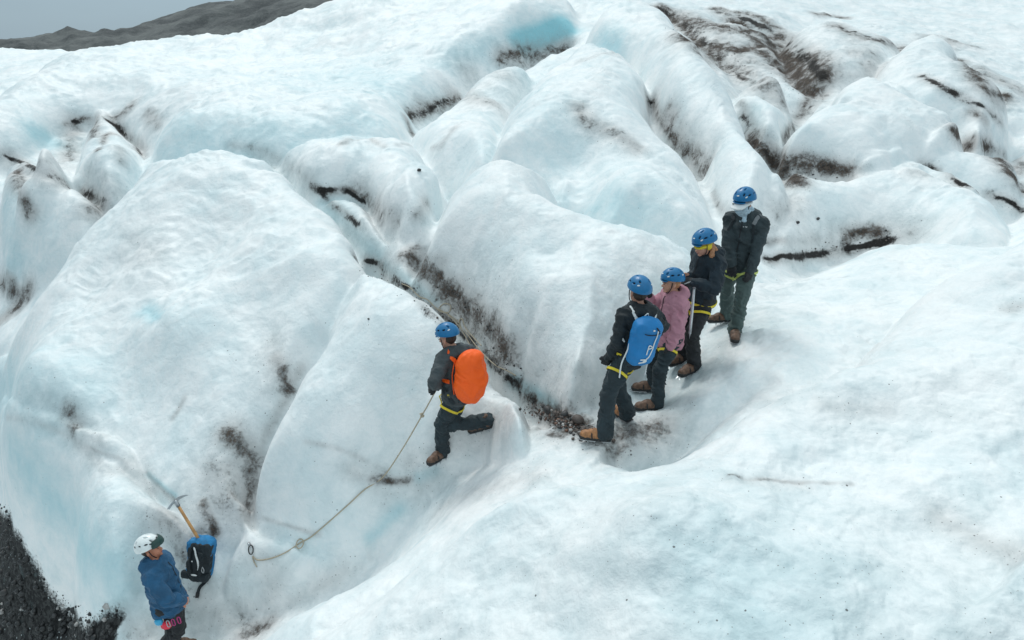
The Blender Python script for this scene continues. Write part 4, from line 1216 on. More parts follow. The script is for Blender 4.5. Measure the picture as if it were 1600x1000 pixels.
# ------------------------------------------------------------------ the party on the ice
Q = {}
Q['tall'] = person('person in slate jacket with white peak and pale neck gaiter, standing highest up', dict(
    pelvis=(1157, .0, .94), neck=(1167, -.02), head=(1162, -.03), hands=[(1171, 426, -.30), (1143, 413, -.20)]), top=292, H=1.84,
    feet=[((1147, 527), (-.25, -1), 0), ((1131, 505), (-1, -.25), 0)],
    pelvis_dir=(-.55, -.8), chest_dir=(-.55, -.8), face_dir=(-.75, -.62, -.28), knees=[(-.3, -1, 0), (-.8, -.5, 0)], elbows=[(1, .6, -.1), (-.8, .8, 0)],
    grip=[dict(up=(.4, -1, .1), side=-1, glove=1, curl=.6), dict(up=(-.6, -.6, .2), side=1, glove=1, curl=.6)],
    jacket='grey', trousers='trs_g', harness='lime', seed=3, bulk=1.08, hem=.15, group='climbers in blue helmets')
Q['navy'] = person('person in dark jacket with yellow headband under the helmet, holding an ice axe', dict(
    pelvis=(1096, .02, .96), neck=(1108, -.05), head=(1100, -.08), hands=[(1083, 441, -.28), (1076, 432, -.05)]), top=352, H=1.70,
    feet=[((1080, 582), (-.75, -.65), 0), ((1064, 566), (-.75, -.6), 0)],
    pelvis_dir=(-.9, -.4), chest_dir=(-.9, -.42), face_dir=(-.86, -.34, -.38), knees=[(-.8, -.5, 0), (-.8, -.5, 0)], elbows=[(.9, -.5, -.6), (.6, .8, -.6)],
    grip=[dict(up=(-.4, -.6, .5), side=-1, glove=1, curl=1.0, d=(-.9, .1, 0)), dict(up=(-.5, .3, .6), side=1, curl=.9, d=(-.7, -.3, .3))],
    jacket='navy', trousers='trs_b', harness='yellow', seed=13, group='climbers in blue helmets')
Q['pink'] = person('person in dusty pink jacket reaching out one gloved hand', dict(
    pelvis=(1048, .0, .96), neck=(1056, -.02), head=(1049, -.02), hands=[(1047, 542, -.2), (1013, 458, .06)]), top=418, H=1.66,
    feet=[((1022, 640), (-1, -.12), 0), ((1017, 611), (-1, 0), 0)],
    pelvis_dir=(-.9, -.2), chest_dir=(-.85, -.2), face_dir=(-.95, -.15, -.12), knees=[(-1, -.3, 0), (-1, -.2, 0)], elbows=[(.8, -.6, 0), (.1, .4, -1)],
    grip=[dict(up=(.2, -1, 0), side=-1, glove=1, curl=.5), dict(up=(0, -.3, 1), side=1, glove=1, curl=.35)],
    jacket='pink', trousers='trs', harness='yellow', belt_on='trousers', seed=23, bulk=1.0, hem=.11, group='climbers in blue helmets')
Q['pack'] = person('person in black jacket with a bright blue backpack, seen from behind, nearest the gravel', dict(
    pelvis=(982, .03, .94), neck=(1000, -.03), head=(997, .03), hands=[(951, 558, .0), (1012, 535, .25)]), top=430, H=1.80,
    feet=[((940, 688), (-1, .12), 0), ((975, 655), (-.55, .75), 0)],
    pelvis_dir=(-.8, .45), chest_dir=(-.44, .88), face_dir=(-.35, .9, -.05), knees=[(-.9, .1, 0), (-.8, .4, 0)], elbows=[(.2, -.9, 0), (.9, .5, 0)],
    grip=[dict(up=(-.3, -1, 0), side=1, glove=1, curl=.6), dict(up=(.8, .3, 0), side=1, glove=1, curl=.5)],
    jacket='black', trousers='trs', harness='yellow', belt_on='trousers', tan=True, seed=33, loose=1.06, group='climbers in blue helmets')
Q['orange'] = person('person in charcoal jacket stepping down the slope, rope in hand, orange pack on back', dict(
    pelvis=(713, -.03, .74), neck=(712, .03), head=(699, .02), hands=[(683, 603, -.12), (690, 596, .18)]), top=503, H=1.72,
    feet=[((690, 716), (-.55, -.7), 0), ((762, 672), (-.9, .05, -.35), .02, (-.35, 0, .9))],
    pelvis_dir=(-.9, .1), chest_dir=(-.68, .74), face_dir=(-.85, .45, -.35), knees=[(-1, -.2, 0), (-.4, -.2, -.7)], elbows=[(-.3, -.9, -.4), (0, .6, -.6)],
    grip=[dict(up=(-.4, -.6, .6), side=-1, curl=1.3, glove=1, d=(-.7, .0, -.3)), dict(up=(0, .3, 1), side=1, curl=1.2, glove=1)],
    jacket='grey2', trousers='trs', harness='yellow', belt_on='trousers', seed=43, group='climbers in blue helmets')
Q['guide'] = person('person in petrol blue jacket and white helmet standing below beside a rucksack', dict(
    pelvis=(262, -.05, .93), neck=(244, .03), head=(236, .06), hands=[(248, 915, .20), (284, 938, -.12)]), top=836, H=1.74,
    feet=[((256, 1032), (.9, -.2), 0), ((279, 1014), (1, .1), 0)],
    pelvis_dir=(.85, -.1), chest_dir=(.8, .1), face_dir=(.9, .1, .12), knees=[(1, -.1, 0), (1, .1, 0)], elbows=[(-.5, .8, 0), (.3, -1, -.2)],
    grip=[dict(up=(0, .3, 1), side=1, curl=.8), dict(up=(.4, -.5, .6), side=1, curl=1.1)],
    jacket='blue', trousers='trs_b', helmet='helmet_w', skin='skin_tan', seed=53, bulk=1.14)
# ------------------------------------------------------------------ packs on backs
def toW(o, root):                       # gear is top level: it stands where its wearer stands
    o.location = root.location; return o
def shoulder_straps(q, mat, parent, top, bot, f, w=.05, names='shoulder_strap'):
    Rc, ch, neck, tw = q['Rc'], q['ch'], q['neck'], q['tw']
    for sgn in (-1, 1):
        a = neck - Rc[:, 1] * .16 + Rc[:, 0] * sgn * .09 - q['up'] * .10
        b = neck + Rc[:, 0] * sgn * .105 - q['up'] * .02
        c = ch + Rc[:, 1] * .17 + Rc[:, 0] * sgn * .11 + q['up'] * .05
        d = tw + Rc[:, 1] * .10 + Rc[:, 0] * sgn * .18
        e = tw - Rc[:, 1] * .10 + Rc[:, 0] * sgn * .19 - q['up'] * .03
        strap(names, q['j'], [a, b, c, d, e], w, mat, parent, off=.006, thick=.012)

q = Q['orange']; Rc = q['Rc']; up = q['up']; tilt = unit(up - Rc[:, 1] * .05)
Rb = frame_up(tilt, Rc[:, 1])
c0 = q['ch'] - Rc[:, 1] * .27 - up * .10
f = Field(c0 - .48, c0 + .48, .009)
f.ell(c0 + Rb[:, 2] * .13, (.182, .13, .17), Rb, 0); f.ell(c0 - Rb[:, 2] * .10 - Rb[:, 1] * .02, (.218, .150, .235), Rb, .08)
f.ell(c0 + Rb[:, 2] * .22 - Rb[:, 1] * .03, (.12, .10, .09), Rb, .05)
f.half(c0 + Rb[:, 1] * .13, Rb[:, 1], .03)
f.wrinkle(.013, (5, 5, 8), 71, 3)
o = link('backpack', f.mesh('rain_cover'), M['orange'], None, q['org'], None, label='bright orange rain-covered backpack worn by the person stepping down the slope', category='backpack')
shoulder_straps(q, M['orange'], o, 0, 0, q['j'], .045)
for s_ in (-1, 1):
    tube('cover_cord', smooth_line3([c0 + Rb @ V3(s_ * .14, .11, .22), c0 + Rb @ V3(s_ * .178, .115, 0), c0 + Rb @ V3(s_ * .15, .11, -.24)], 6), .006, M['orange'], o, 6)

q = Q['pack']; Rc = q['Rc']; up = q['up']; Rb = frame_up(up + Rc[:, 0] * .0, Rc[:, 1])
c0 = q['ch'] - Rc[:, 1] * .235 - up * .13 - Rc[:, 0] * .05
f = Field(c0 - .45, c0 + .45, .008)
f.box(c0, (.150, .090, .25), Rb, rnd=.075, taper=-.10); f.ell(c0 + Rb[:, 2] * .17, (.125, .09, .12), Rb, .05)
f.ell(c0 - Rb[:, 2] * .09 - Rb[:, 1] * .05, (.130, .075, .15), Rb, .03)
f.wrinkle(.007, (7, 7, 10), 72, 2)
o = link('backpack', f.mesh('pack_body'), M['packblue'], None, q['org'], None, label='bright blue backpack with white cords worn by the person nearest the gravel', category='backpack')
shoulder_straps(q, M['white'], o, 0, 0, q['j'], .035)
bk = lambda x, z: c0 + Rb @ V3(x, -.19, z)
def cord(name, pts, w, mat, ff, par, off=.004): return strap(name, ff, [bk(*p) for p in pts], w, mat, par, off=off)
cord('cord', [(.055, .19), (.062, .08), (.035, -.04), (-.01, -.13), (-.06, -.17)], .012, M['white'], f, o)
cord('cord', [(-.03, -.0), (.035, .02), (-.02, .035), (-.035, -.07)], .010, M['white'], f, o)
cord('cord', [(-.10, -.15), (-.04, -.14), (-.01, -.16), (-.09, -.19), (-.11, -.21)], .013, M['white'], f, o)
cord('lid_seam', [(-.12, .15), (0, .135), (.12, .15)], .008, M['navy'], f, o)
cord('zip', [(.03, .25), (.06, .2), (.09, .17)], .014, M['dark'], f, o)
for z in (.20,): disc('mark', f.snap(bk(.0, z), .003)[0], -Rb[:, 1], .014, M['white'], o, sx=1.0, sy=.7)
for sx in (-1, 1):
    a = c0 + Rb @ V3(sx * .15, .03, -.10)
    tube('compression_strap', smooth_line3([a + up * .10, a, c0 + Rb @ V3(sx * .17, .04, -.26), c0 + Rb @ V3(sx * .165, .02, -.42)], 5), .008, M['white'], o, 6)
hl = tube('grab_loop', smooth_line3([c0 + Rb @ V3(-.03, .06, .26), c0 + Rb @ V3(0, .05, .305), c0 + Rb @ V3(.03, .06, .26)], 6), .007, M['white'], o, 6)

# tall person: straps of a small dark pack
q = Q['tall']; Rc = q['Rc']; up = q['up']; Rb = frame_up(up, Rc[:, 1])
c0 = q['ch'] - Rc[:, 1] * .22 - up * .08
f = Field(c0 - .38, c0 + .38, .010)
f.box(c0, (.13, .07, .20), Rb, rnd=.06)
o = link('backpack', f.mesh('pack_body'), M['black'], None, q['org'], None, label='small dark backpack worn by the tall person standing highest up', category='backpack')
for sgn, m_ in ((-1, M['webgrey']), (1, M['black'])):
    strap('shoulder_strap', q['j'], [q['neck'] - Rc[:, 1] * .14 + Rc[:, 0] * sgn * .10 - up * .08, q['neck'] + Rc[:, 0] * sgn * .12 - up * .02, q['ch'] + Rc[:, 1] * .15 + Rc[:, 0] * sgn * .13 + up * .10], .045, m_, o, off=.004, thick=.008)
    strap('shoulder_strap', q['j'], [q['ch'] + Rc[:, 1] * .15 + Rc[:, 0] * sgn * .13 + up * .09, q['tw'] + Rc[:, 1] * .10 + Rc[:, 0] * sgn * .17, q['tw'] - Rc[:, 1] * .10 + Rc[:, 0] * sgn * .19], .03, M['black'], o, off=.004, thick=.006)
# white peak, dark glasses and neck gaiter of the tall person
hp, Rh, s_ = q['hp'], q['Rh'], q['s']
f = Field(q['head'] - .2, q['head'] + .2, .006)
f.ell(hp(0, .012, .018), (.108 * s_, .134 * s_, .036), Rh, 0); f.ell(hp(0, .11, .004), (.088 * s_, .075 * s_, .024), Rh, .02); f.half(hp(0, -.04, 0), -Rh[:, 1], .01)
link('cap_peak', f.mesh('cap_peak'), M['white'], q['root'])
disc('mark', hp(.052, .128, .040), Rh[:, 1] + Rh[:, 0] * .3, .014, M['webgrey'], q['root'], sx=1.2, sy=.7)
f = Field(q['head'] - .22, q['head'] + .22, .006)
f.ell(hp(0, .078, .008), (.075, .034, .022), Rh, 0); f.half(hp(0, .04, 0), -Rh[:, 1], .004)
link('sunglasses', f.mesh('sunglasses'), M['lens'], q['root'])
f = Field(q['neck'] - .26, q['neck'] + .36, .007)
f.ell(hp(0, .030, -.050), (.084, .096, .080), Rh, 0); f.cone(hp(0, .01, -.06), q['neck'] + up * .04, .080, .088, .04)
f.cone(q['neck'] + up * .06, q['neck'] + Rc[:, 1] * .10 - up * .02, .075, .05, .04)
f.half(hp(0, 0, -.008), Rh[:, 2] - Rh[:, 1] * .1, .01)
f.wrinkle(.005, (9, 9, 30), 77, 2)
link('neck_gaiter', f.mesh('neck_gaiter'), M['gaiter'], q['root'])
for i, x in enumerate((.03, .045, .06, .075)):
    p, g = q['j'].snap(q['ch'] + Rc @ V3(-x, .2, .06), .003); disc('chest_mark', p, g, .006, M['white'], q['root'], sx=.7, sy=1.)

# yellow headband and hair
q = Q['navy']; hp, Rh = q['hp'], q['Rh']
f = Field(q['head'] - .24, q['head'] + .24, .006)
f.ell(hp(0, .002, .014), (.096, .118, .038), Rh, 0)
for sx in (-1, 1): f.ell(hp(sx * .074, -.012, -.008), (.022, .040, .042), Rh, .015)
link('headband', f.mesh('headband'), M['yellow'], q['root'])
f = Field(q['head'] - .34, q['head'] + .26, .007)
f.ell(hp(0, -.065, -.035), (.062, .045, .06), Rh, .02)
f.chain([hp(.0, -.08, -.06), hp(-.03, -.095, -.12), hp(-.075, -.05, -.17), hp(-.085, -.0, -.21)], [.036, .034, .028, .014], .02)
f.chain([hp(-.05, -.06, -.07), hp(-.075, -.02, -.13), hp(-.07, .02, -.18)], [.025, .024, .012], .02)
f.wrinkle(.006, (60, 60, 9), 78, 2)
link('hair', f.mesh('hair'), M['hair'], q['root'])
for key in ('pink', 'pack', 'orange', 'guide'):
    q = Q[key]; hp, Rh = q['hp'], q['Rh']
    f = Field(q['head'] - .2, q['head'] + .2, .007)
    f.ell(hp(0, -.045, .0), (.078, .062, .075), Rh, 0); f.half(hp(0, .035, 0), Rh[:, 1], .01)
    f.wrinkle(.003, (60, 60, 15), 79, 1)
    link('hair', f.mesh('hair'), M['hair_d' if key != 'pink' else 'hair'], q['root'])
# dark collar showing above the pink jacket
q = Q['pink']; belt('collar', q['j'], q['neck'] + q['up'] * .055, q['up'], .045, M['dark'], q['root'], rmax=.2, off=.0, n=28, thick=.012)

# ------------------------------------------------------------------ ice axes
def ice_axe(label, foot, head, pick, shaft, r=.013, L=.14, cat='ice axe', adze=True):
    foot = np.asarray(foot, float); head = np.asarray(head, float); d = unit(head - foot)
    p = unit(np.asarray(pick) - d * (np.asarray(pick) @ d)); n = np.cross(d, p)
    root = bpy.data.objects.new('ice_axe', None); sc.collection.objects.link(root); root.location = Vector(foot); root.empty_display_size = .1
    root['label'] = label; root['category'] = cat
    z = np.zeros(3); h = head - foot
    tube('shaft', [z, h * .3, h * .97], [r * .95, r, r * .85], shaft, root, 10)
    tube('spike', [-d * .07, -d * .02, z + d * .03], [.001, .007, r], M['steel'], root, 8)
    R = np.stack([p, n, d], 1)
    bm = bmesh.new()
    prof = [(-.0, .0, .022), (.05, .004, .019), (.10, -.006, .015), (.145, -.022, .010), (.175, -.040, .002)]
    def blade(pr, th, name, wide=None):
        vs = []; co = []; F = []
        for i, (x, zc, hh) in enumerate(pr):
            w = th if wide is None else wide[i]
            for a, b in ((-w, -hh), (w, -hh), (w, hh), (-w, hh)): co.append(tuple(h + R @ V3(x, a, zc + b)))
        m = len(pr)
        for i in range(m - 1):
            for k_ in range(4): F.append((i * 4 + k_, i * 4 + (k_ + 1) % 4, i * 4 + 4 + (k_ + 1) % 4, i * 4 + 4 + k_))
        F += [(3, 2, 1, 0), (m * 4 - 4, m * 4 - 3, m * 4 - 2, m * 4 - 1)]
        me = bpy.data.meshes.new(name); me.from_pydata(co, [], F); me.update(); return link(name, me, M['steel'], root)
    blade(prof, .004, 'pick')
    blade([(0, 0, .020), (-.04, .0, .012), (-.08, -.012, .006), (-.12, -.03, .003)], .006, 'adze', [.008, .012, .022, .030])
    tube('head_socket', [h - d * .08, h + d * .012], [r * 1.25, r * 1.15], M['steel'], root, 10)
    return root
q = Q['navy']; Y = q['org'][1]
hd = q['org'] + q['wr'][0] + V3(-.02, -.13, .02)
a = np.array(P(1086, 440, Y - .30)); b = np.array(P(1078, 521, Y - .36))
ice_axe('silver-shafted ice axe held hanging down by the person with the yellow headband', b, a, (1, -.15, .1), M['alu'] if 'alu' in M else plain('pale_alloy', (.62, .64, .66), .4, .6), r=.017)

# ------------------------------------------------------------------ the rucksack left on the ice, with its wooden axe
base = cast(311, 903) + V3(0, 0, .02); top = np.array(P(316, 842, base[1] + .12))
ax = unit(top - base); Lh = np.linalg.norm(top - base)
Rr = frame_up(ax, (.12, 1, 0))
mid = (base + top) / 2 - base
f = Field(mid - .5, mid + .5, .009)
f.box(mid, (.145, .105, Lh / 2), Rr, rnd=.07, taper=.0); f.ell(mid + Rr[:, 2] * Lh * .30, (.152, .12, .12), Rr, .05)
f.ell(mid - Rr[:, 1] * .06 - Rr[:, 2] * .06, (.12, .09, .18), Rr, .04); f.wrinkle(.016, (7, 7, 9), 81, 3)
rk = link('rucksack', f.mesh('pack_body'), M['blue2'] if 'blue2' in M else cloth('rucksack_blue', (.010, .16, .36), .7, sheen=0), None, base, None, label='blue and black rucksack propped on the ice beside the person in the white helmet', category='rucksack')
g = Field(mid - .5, mid + .5, .009)
g.V = f.V - .008
k_ = Field(mid - .5, mid + .5, .009); k_.box(mid - Rr[:, 1] * .13 - Rr[:, 2] * .05 + Rr[:, 0] * .035, (.128, .17, .30), Rr, rnd=.06)
g.V = np.maximum(g.V, k_.V); g.wrinkle(.006, (12, 12, 14), 82, 2)
link('back_panel', g.mesh('back_panel'), M['black'], rk)
rb = lambda x, z, y=-.25: mid + Rr @ V3(x, y, z)
strap('shoulder_strap', g, [rb(-.02, .24), rb(.03, .14), rb(.085, .03), rb(.095, -.08)], .022, M['white'], rk, off=.014)
strap('shoulder_strap', g, [rb(-.06, .2), rb(-.085, .08), rb(-.07, -.06), rb(-.04, -.14)], .05, M['black'], rk, off=.012, thick=.014)
strap('shoulder_strap', g, [rb(.08, .18), rb(.13, .06), rb(.14, -.06), rb(.10, -.16)], .05, M['black'], rk, off=.012, thick=.014)
disc('badge', g.snap(rb(.02, -.17), .004)[0], -Rr[:, 1], .035, M['white'], rk, sx=1.2, sy=.35)
disc('badge', g.snap(rb(-.03, .05), .004)[0], -Rr[:, 1], .010, M['white'], rk)
for sx in (-1, 1):
    p0 = rb(sx * .12, -.2, -.1)
    f2 = Field(p0 - .15, p0 + .15, .01); f2.box(p0, (.06, .035, .05), Rr, rnd=.025); f2.wrinkle(.006, (12, 12, 12), 83 + sx, 1)
    link('hip_pad', f2.mesh('hip_pad'), M['black'], rk)
hang = [rb(.08, -.22, -.12)] + [cast(u, v) + V3(0, 0, .025) - base for u, v in ((328, 900), (321, 912), (313, 920), (309, 932))]
hl = smooth_line3(hang, 4); ribbon('hip_belt', hl, [V3(0, -.7, .7)] * len(hl), .04, M['black'], rk, .008)
bz = hang[-1]; f2 = Field(bz - .1, bz + .1, .008); f2.box(bz, (.025, .012, .035), frame((0, 1, -1)), rnd=.008); link('buckle', f2.mesh('buckle'), M['rubber'], rk)
tube('carabiner', smooth_line3([rb(.115, -.02, -.16), rb(.14, -.06, -.16), rb(.135, -.10, -.16), rb(.11, -.07, -.16), rb(.115, -.02, -.16)], 5), .005, M['steel'], rk, 6)
ah = np.array(P(274, 783, top[1] + .02)); af = base + mid + Rr @ V3(.02, -.02, Lh * .36)
ice_axe('long wooden-handled ice axe sticking up from the rucksack', af, ah, (.45, .85, .1), M['wood'], r=.020)

# ------------------------------------------------------------------ guide's harness gear
q = Q['guide']; hem = q['hem']; Rp = q['Rp']; hi_ = hem + Rp @ V3(.17, .05, -.04)
gear = lambda p, r, mat, name: None
def pouch(name, p, r, mat, R, par, seed=1, rnd=.02):
    f = Field(p - .2, p + .2, .008); f.box(p, r, R, rnd=rnd); f.wrinkle(.006, (14, 14, 14), seed, 1); return link(name, f.mesh(name), mat, par)
sd = Rp[:, 0]
pouch('pouch', hem + Rp @ V3(.19, .04, -.12), (.032, .055, .045), M['red'], Rp, q['root'], 91)
pouch('pouch', hem + Rp @ V3(.20, -.02, -.06), (.035, .045, .035), M['cyan'], Rp, q['root'], 92)
for k2, (x, y, z, m_) in enumerate([(.215, .10, -.06, 'steel'), (.205, .16, -.05, 'magenta'), (.20, .02, -.02, 'steel'), (.16, .20, -.06, 'magenta'), (-.19, .03, -.08, 'brass'), (-.20, .09, -.07, 'steel')]):
    c = hem + Rp @ V3(x, y, z); th = np.linspace(0, 2 * math.pi, 13)
    tube('carabiner', [c + Rp @ V3(.004 * math.cos(3 * t), .022 * math.cos(t), .045 * math.sin(t) - .02) for t in th], .0055, M[m_], q['root'], 6, caps=False)
pouch('axe_holster', hem + Rp @ V3(-.20, .02, -.06), (.035, .06, .09), M['brass'], Rp, q['root'], 93)
# small white marks on the back and the cuff of the petrol blue jacket
p, g_ = q['j'].snap(q['tw'] + q['Rc'] @ V3(.22, -.02, .02), .003)
F = frame_up(g_, (0, .5, 1))
for (x, y, sx, sy) in ((-.012, 0, .5, 1.0), (0, .006, .5, 1.2), (.012, .0, .5, .9), (0, -.014, 1.6, .3)): disc('jacket_mark', p + F @ V3(x, y, 0), g_, .011, M['white'], q['root'], sx=sx, sy=sy)

# ------------------------------------------------------------------ ropes and the anchor
def on_ice(u, v, h=.030): return cast(u, v) + V3(0, 0, h)
q = Q['orange']; hand = q['org'] + q['wr'][0] + unit(q['wr'][0] - q['el'][0]) * .08
h0 = on_ice(598, 748, .02)
kn = (hand * .72 + h0 * .28) - V3(0, 0, .03)
pts = [hand + V3(.03, .0, .03), hand, kn, hand * .35 + h0 * .65 - V3(0, 0, .05), h0] + [on_ice(u, v) for u, v in ((570, 768), (545, 791), (510, 822), (486, 842), (468, 852), (447, 866), (425, 875), (404, 878), (395, 872))]
rp = tube('rope', smooth_line3(pts, 8), .0085, M['rope'], None, 8, label='thin pale rope running from the stepping person down the slope to the ice screw', category='rope')
def ring(c, a, b, ra, rb, n=20): return [c + a * ra * math.cos(t) + b * rb * math.sin(t) for t in np.linspace(0, 2 * math.pi, n)]
tube('knot', smooth_line3([kn + V3(*p) for p in ((-.02, 0, -.02), (.025, -.015, 0), (-.02, .01, .02), (.02, .015, -.01), (-.01, -.015, .015), (.01, 0, .04))], 5), .010, M['rope'], rp, 8)
lc = on_ice(470, 850, .02)
tube('loop_knot', ring(lc + V3(.0, -.03, .01), V3(1, 0, 0), unit(V3(0, .7, .5)), .045, .06), .008, M['rope'], rp, 8, caps=False)
tube('tail', smooth_line3([on_ice(u, v) for u, v in ((395, 872), (397, 880), (402, 889))], 5), .007, M['rope'], rp, 8)
ac = on_ice(393, 862, .03)
sk = bpy.data.objects.new('ice_screw', None); sc.collection.objects.link(sk); sk.location = Vector(on_ice(390, 850, 0)); sk.empty_display_size = .05
sk['label'] = 'steel ice screw with carabiner holding the end of the rope'; sk['category'] = 'ice screw'
z0 = np.array(sk.location)
tube('screw_tube', [V3(0, .03, -.05), V3(0, -.015, .035)], .014, M['steel'], sk, 12)
tube('hanger', [V3(0, -.02, .03), V3(.012, -.05, .01)], [.018, .013], M['steel'], sk, 8)
tube('carabiner', [p - z0 for p in ring(ac + V3(0, -.01, .01), unit(V3(.35, 0, 0)), unit(V3(.15, -.6, -.55)), .030, .058, 22)], .0075, M['rubber'], sk, 8, caps=False)
# fixed line lying in the seam
def seam_rope(px, r=.0075, h=.03): return tube('rope', smooth_line3([on_ice(u, v, h) for u, v in px], 6), r, M['rope'], None, 8)
r2 = seam_rope([(628, 446), (641, 452), (655, 466), (668, 471), (681, 484), (690, 488), (712, 502), (728, 522), (748, 548), (772, 572), (792, 582), (806, 590)])
r2['label'] = 'pale fixed rope lying along the dark seam behind the stepping person'; r2['category'] = 'rope'
for px in ([(686, 486), (694, 479), (704, 482), (702, 492), (690, 492), (684, 488)], [(700, 496), (718, 515), (727, 530), (737, 546), (760, 566)], [(722, 522), (718, 507), (722, 503), (727, 516), (738, 530), (752, 545)]):
    tube('rope_loop', smooth_line3([on_ice(u, v, .05) for u, v in px], 6), .0075, M['rope'], r2, 8)

# ------------------------------------------------------------------ stones
rng = random.Random(4)
def stone_mesh(seed, sub=2):
    r = random.Random(seed); bm = bmesh.new(); bmesh.ops.create_icosphere(bm, subdivisions=sub, radius=1)
    pl = [(Vector((r.gauss(0, 1), r.gauss(0, 1), r.gauss(0, 1))).normalized(), r.uniform(.62, .9)) for _ in range(7)]
    for v in bm.verts:
        p = v.co.copy()
        for n_, d_ in pl:
            e_ = p.dot(n_) - d_
            if e_ > 0: p -= n_ * e_ * .85
        v.co = p * r.uniform(.97, 1.03)
    me = bpy.data.meshes.new('stone'); bm.to_mesh(me); bm.free(); me.polygons.foreach_set('use_smooth', [True] * len(me.polygons)); return me
st_d = plain('wet_dark_stone', (.035, .035, .036), .55, var=.5, nz=14); st_b = plain('brown_stone', (.085, .068, .060), .6, var=.5, nz=14)
SM = [mesh_copy(stone_mesh(i), st_d if i % 2 else st_b) for i in range(6)]
for i, (u, v, w, kind, lab) in enumerate([
    (856, 644, 8.5, 1, 'rounded dark stone at the left end of the gravel'), (903, 660, 10, 0, 'large brown angular stone lying next to the black-jacketed person\'s boot'),
    (882, 649, 6.5, 1, 'dark round stone in the middle behind the gravel'), (845, 655, 4, 1, 'small black stone left of the gravel patch'), (849, 636, 4, 1, 'small dark stone topmost at the end of the dirty seam'),
    (868, 647, 4.5, 0, 'small stone between the two round dark stones'), (912, 674, 5, 0, 'small dark stone touching the toe of the tan boot'), (857, 657, 3, 3, 'tiny stone just below the rounded dark stone'),
    (655, 267, 3.5, 1, 'lone black stone on the clean ice swell behind the seam'), (1278, 343, 3, 1, 'small dark stone behind the tall person, upper of a pair'), (1246, 349, 3.2, 1, 'small dark stone right of the tall person\'s helmet'),
    (576, 499, 2, 1, 'tiny dark stone on the white wedge of ice'), (958, 690, 4, 0, 'flat brown stone on the grey ice behind the tan boot')]):
    p = cast(u, v); r_ = w / FP * np.linalg.norm(p)
    o = link('stone', SM[(i * 2 + kind) % 6], None, None, p + V3(0, 0, r_ * .45), None, label=lab, category='stone')
    o.scale = (r_ * 1.05, r_ * .95, r_ * .75); o.rotation_euler = (rng.uniform(-.3, .3), rng.uniform(-.3, .3), rng.uniform(0, 6))
def scatter(name, n, pick, size, mats, sub=1, seed=1):
    """countless small stones as one mesh"""
    r = random.Random(seed); tm = [stone_mesh(seed * 10 + i, sub) for i in range(5)]
    T_ = []
    for t_ in tm:
        co = np.empty(len(t_.vertices) * 3); t_.vertices.foreach_get('co', co); fa = np.empty(len(t_.polygons) * 3, int); t_.polygons.foreach_get('vertices', fa)
        T_.append((co.reshape(-1, 3), fa.reshape(-1, 3)))
    C_, F_, mi, off = [], [], [], 0
    for _ in range(n):
        p = pick(r)
        if p is None: continue
        s_ = size(r); co, fa = T_[r.randrange(5)]; a = r.uniform(0, 6.3); ca, sa = math.cos(a), math.sin(a)
        R = np.array([[ca, -sa, 0], [sa, ca, 0], [0, 0, 1]])
        C_.append((co * V3(s_ * r.uniform(.8, 1.2), s_, s_ * .7)) @ R.T + p + V3(0, 0, s_ * .25)); F_.append(fa + off); off += len(co)
        mi += [r.randrange(len(mats))] * len(fa)
    me = raw_mesh(name, np.concatenate(C_), np.concatenate(F_))
    for m_ in mats: me.materials.append(m_)
    me.polygons.foreach_set('material_index', np.array(mi, np.int32)[:len(me.polygons)])
    return link(name, me, None, None, kind='stuff')
st_l = plain('pale_pebble', (.34, .33, .32), .6, var=.4, nz=14); st_r = plain('red_brown_pebble', (.16, .085, .06), .6, var=.4)
gl = smooth_line([(835, 640), (860, 650), (885, 662), (912, 674), (925, 680)], 4)
def pk(r):
    u, v = gl[r.randrange(len(gl))]; return cast(u + r.gauss(0, 9), v + r.gauss(0, 5))
scatter('gravel', 700, pk, lambda r: .006 + .024 * r.random() ** 3, [st_b, st_b, st_d, st_l, st_r], 1, 5)
sm_l = [(560, 405), (620, 440), (700, 500), (770, 575), (840, 640)]
def pk2(r):
    L = [sm_l, [(1180, 225), (1230, 262), (1320, 270)], [(690, 440), (760, 510), (800, 590)], [(1040, 30), (1150, 90), (1260, 150)], [(1250, 400), (1350, 372), (1400, 366)]][r.randrange(5)]
    i = r.randrange(len(L) - 1); s_ = r.random(); u = L[i][0] * (1 - s_) + L[i + 1][0] * s_; v = L[i][1] * (1 - s_) + L[i + 1][1] * s_
    return cast(u + r.gauss(0, 9), v + r.gauss(0, 7))
scatter('grit', 500, pk2, lambda r: .006 + .022 * r.random() ** 3, [st_b, st_d, st_d], 1, 6)
def pk3(r):
    u, v = r.uniform(-40, 185), r.uniform(780, 1020)
    x, y = max(u, 2), v
    p = cast(u, v)
    return p if inside(np.array([p[0]]), np.array([p[1]]), pp)[0] else None
st_k = plain('black_wet_grit', (.010, .011, .012), .45, var=.6, nz=14)
scatter('pebbles', 1900, pk3, lambda r: .006 + .075 * r.random() ** 5, [st_k] * 16 + [st_d] * 2 + [st_l], 1, 7)

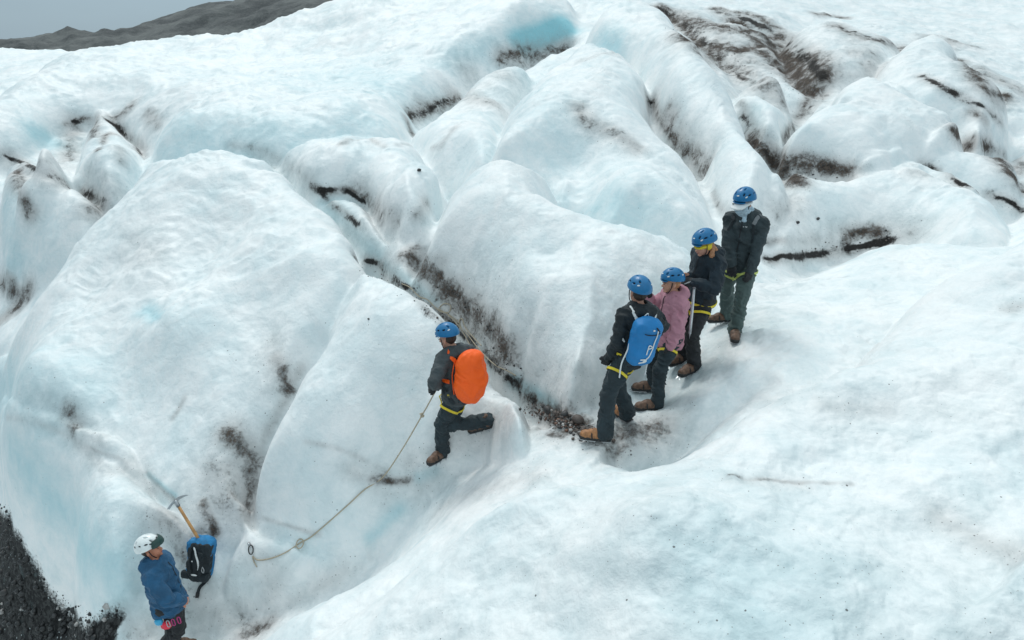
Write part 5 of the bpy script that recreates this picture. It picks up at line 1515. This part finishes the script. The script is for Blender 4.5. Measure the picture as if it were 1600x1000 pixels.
# ------------------------------------------------------------------ far moraine and the plain round it
sk_ = [(-900, 75), (-500, 64), (-150, 66), (0, 62), (50, 57), (85, 53), (107, 42), (125, 48), (150, 51), (165, 46), (180, 48), (210, 42), (240, 32), (270, 22), (300, 12), (330, 6), (380, 0), (450, -14), (520, -22), (620, -34), (900, -20), (1500, 20), (2300, 50)]
tx = np.array([float(ray(u, v)[0]) for u, v in sk_]); qx = np.array([float(ray(u, v)[1]) for u, v in sk_])
hc = np.linspace(-2.0, 2.0, 900); hr = np.linspace(230, 700, 130)
HX, HY = np.meshgrid(hc, hr); HXX = HX * HY
prof = np.interp(HX, tx, qx)
cresty = 430.0
ridge_ = sstep(230, cresty, HY) * (1 - .75 * sstep(cresty, 700, HY))
HZ = -14 + (prof * cresty + 14) * ridge_
am = sstep(230, 300, HY) * (1 - .7 * sstep(330, 430, HY))
HZ += am * (9 * fbm2(HXX / 38, HY / 38, 5, 91, .6)) + .8 * fbm2(HXX / 7, HY / 7, 4, 95)
mh = grid_mesh('moraine_hill', HXX, HY, HZ)
k = NT('moraine_rubble'); tc = k.n('TexCoord').outputs['Object']
c1 = k.mix(k.ramp(k.noise(.05, 8, .65, tc, .5), .35, .65), (.035, .043, .047), (.13, .14, .138))
c1 = k.mix(k.math('MULTIPLY', k.ramp(k.noise(.9, 6, .7, tc), .5, .7), .5), c1, (.17, .168, .16))
c1 = k.mix(k.ramp(k.noise(.16, 7, .7, tc), .70, .76), c1, (.5, .54, .56))
k.l(c1, k.b.inputs['Base Color']); k.b.inputs['Roughness'].default_value = .9
k.l(k.bump(k.noise(.35, 8, .7, tc), 1.2, .8), k.b.inputs['Normal'])
link('moraine_hill', mh, k.m, kind='structure')
g = bpy.data.meshes.new('ground_plain'); n_ = 64
g.from_pydata([(0, 0, -18)] + [(6000 * math.cos(i / n_ * 2 * math.pi), 6000 * math.sin(i / n_ * 2 * math.pi), -18) for i in range(n_)], [], [(0, i + 1, (i + 1) % n_ + 1) for i in range(n_)])
link('ground_plain', g, k.m, kind='structure')

# visor strip of the white helmet
q = Q['guide']; hp, Rh = q['hp'], q['Rh']
f = Field(q['head'] - .22, q['head'] + .24, .006)
f.ell(hp(0, .0, .064), (.132, .166, .120), Rh, 0); f.ell(hp(0, -.012, .064), (.126, .158, .135), Rh, .002, 'cut'); f.half(hp(0, .075, 0), -Rh[:, 1]); f.half(hp(0, 0, .150), Rh[:, 2] ); f.half(hp(0, 0, .062), -Rh[:, 2])
link('visor', f.mesh('visor'), plain('dark_green_visor', (.01, .045, .04), .3), q['root'])
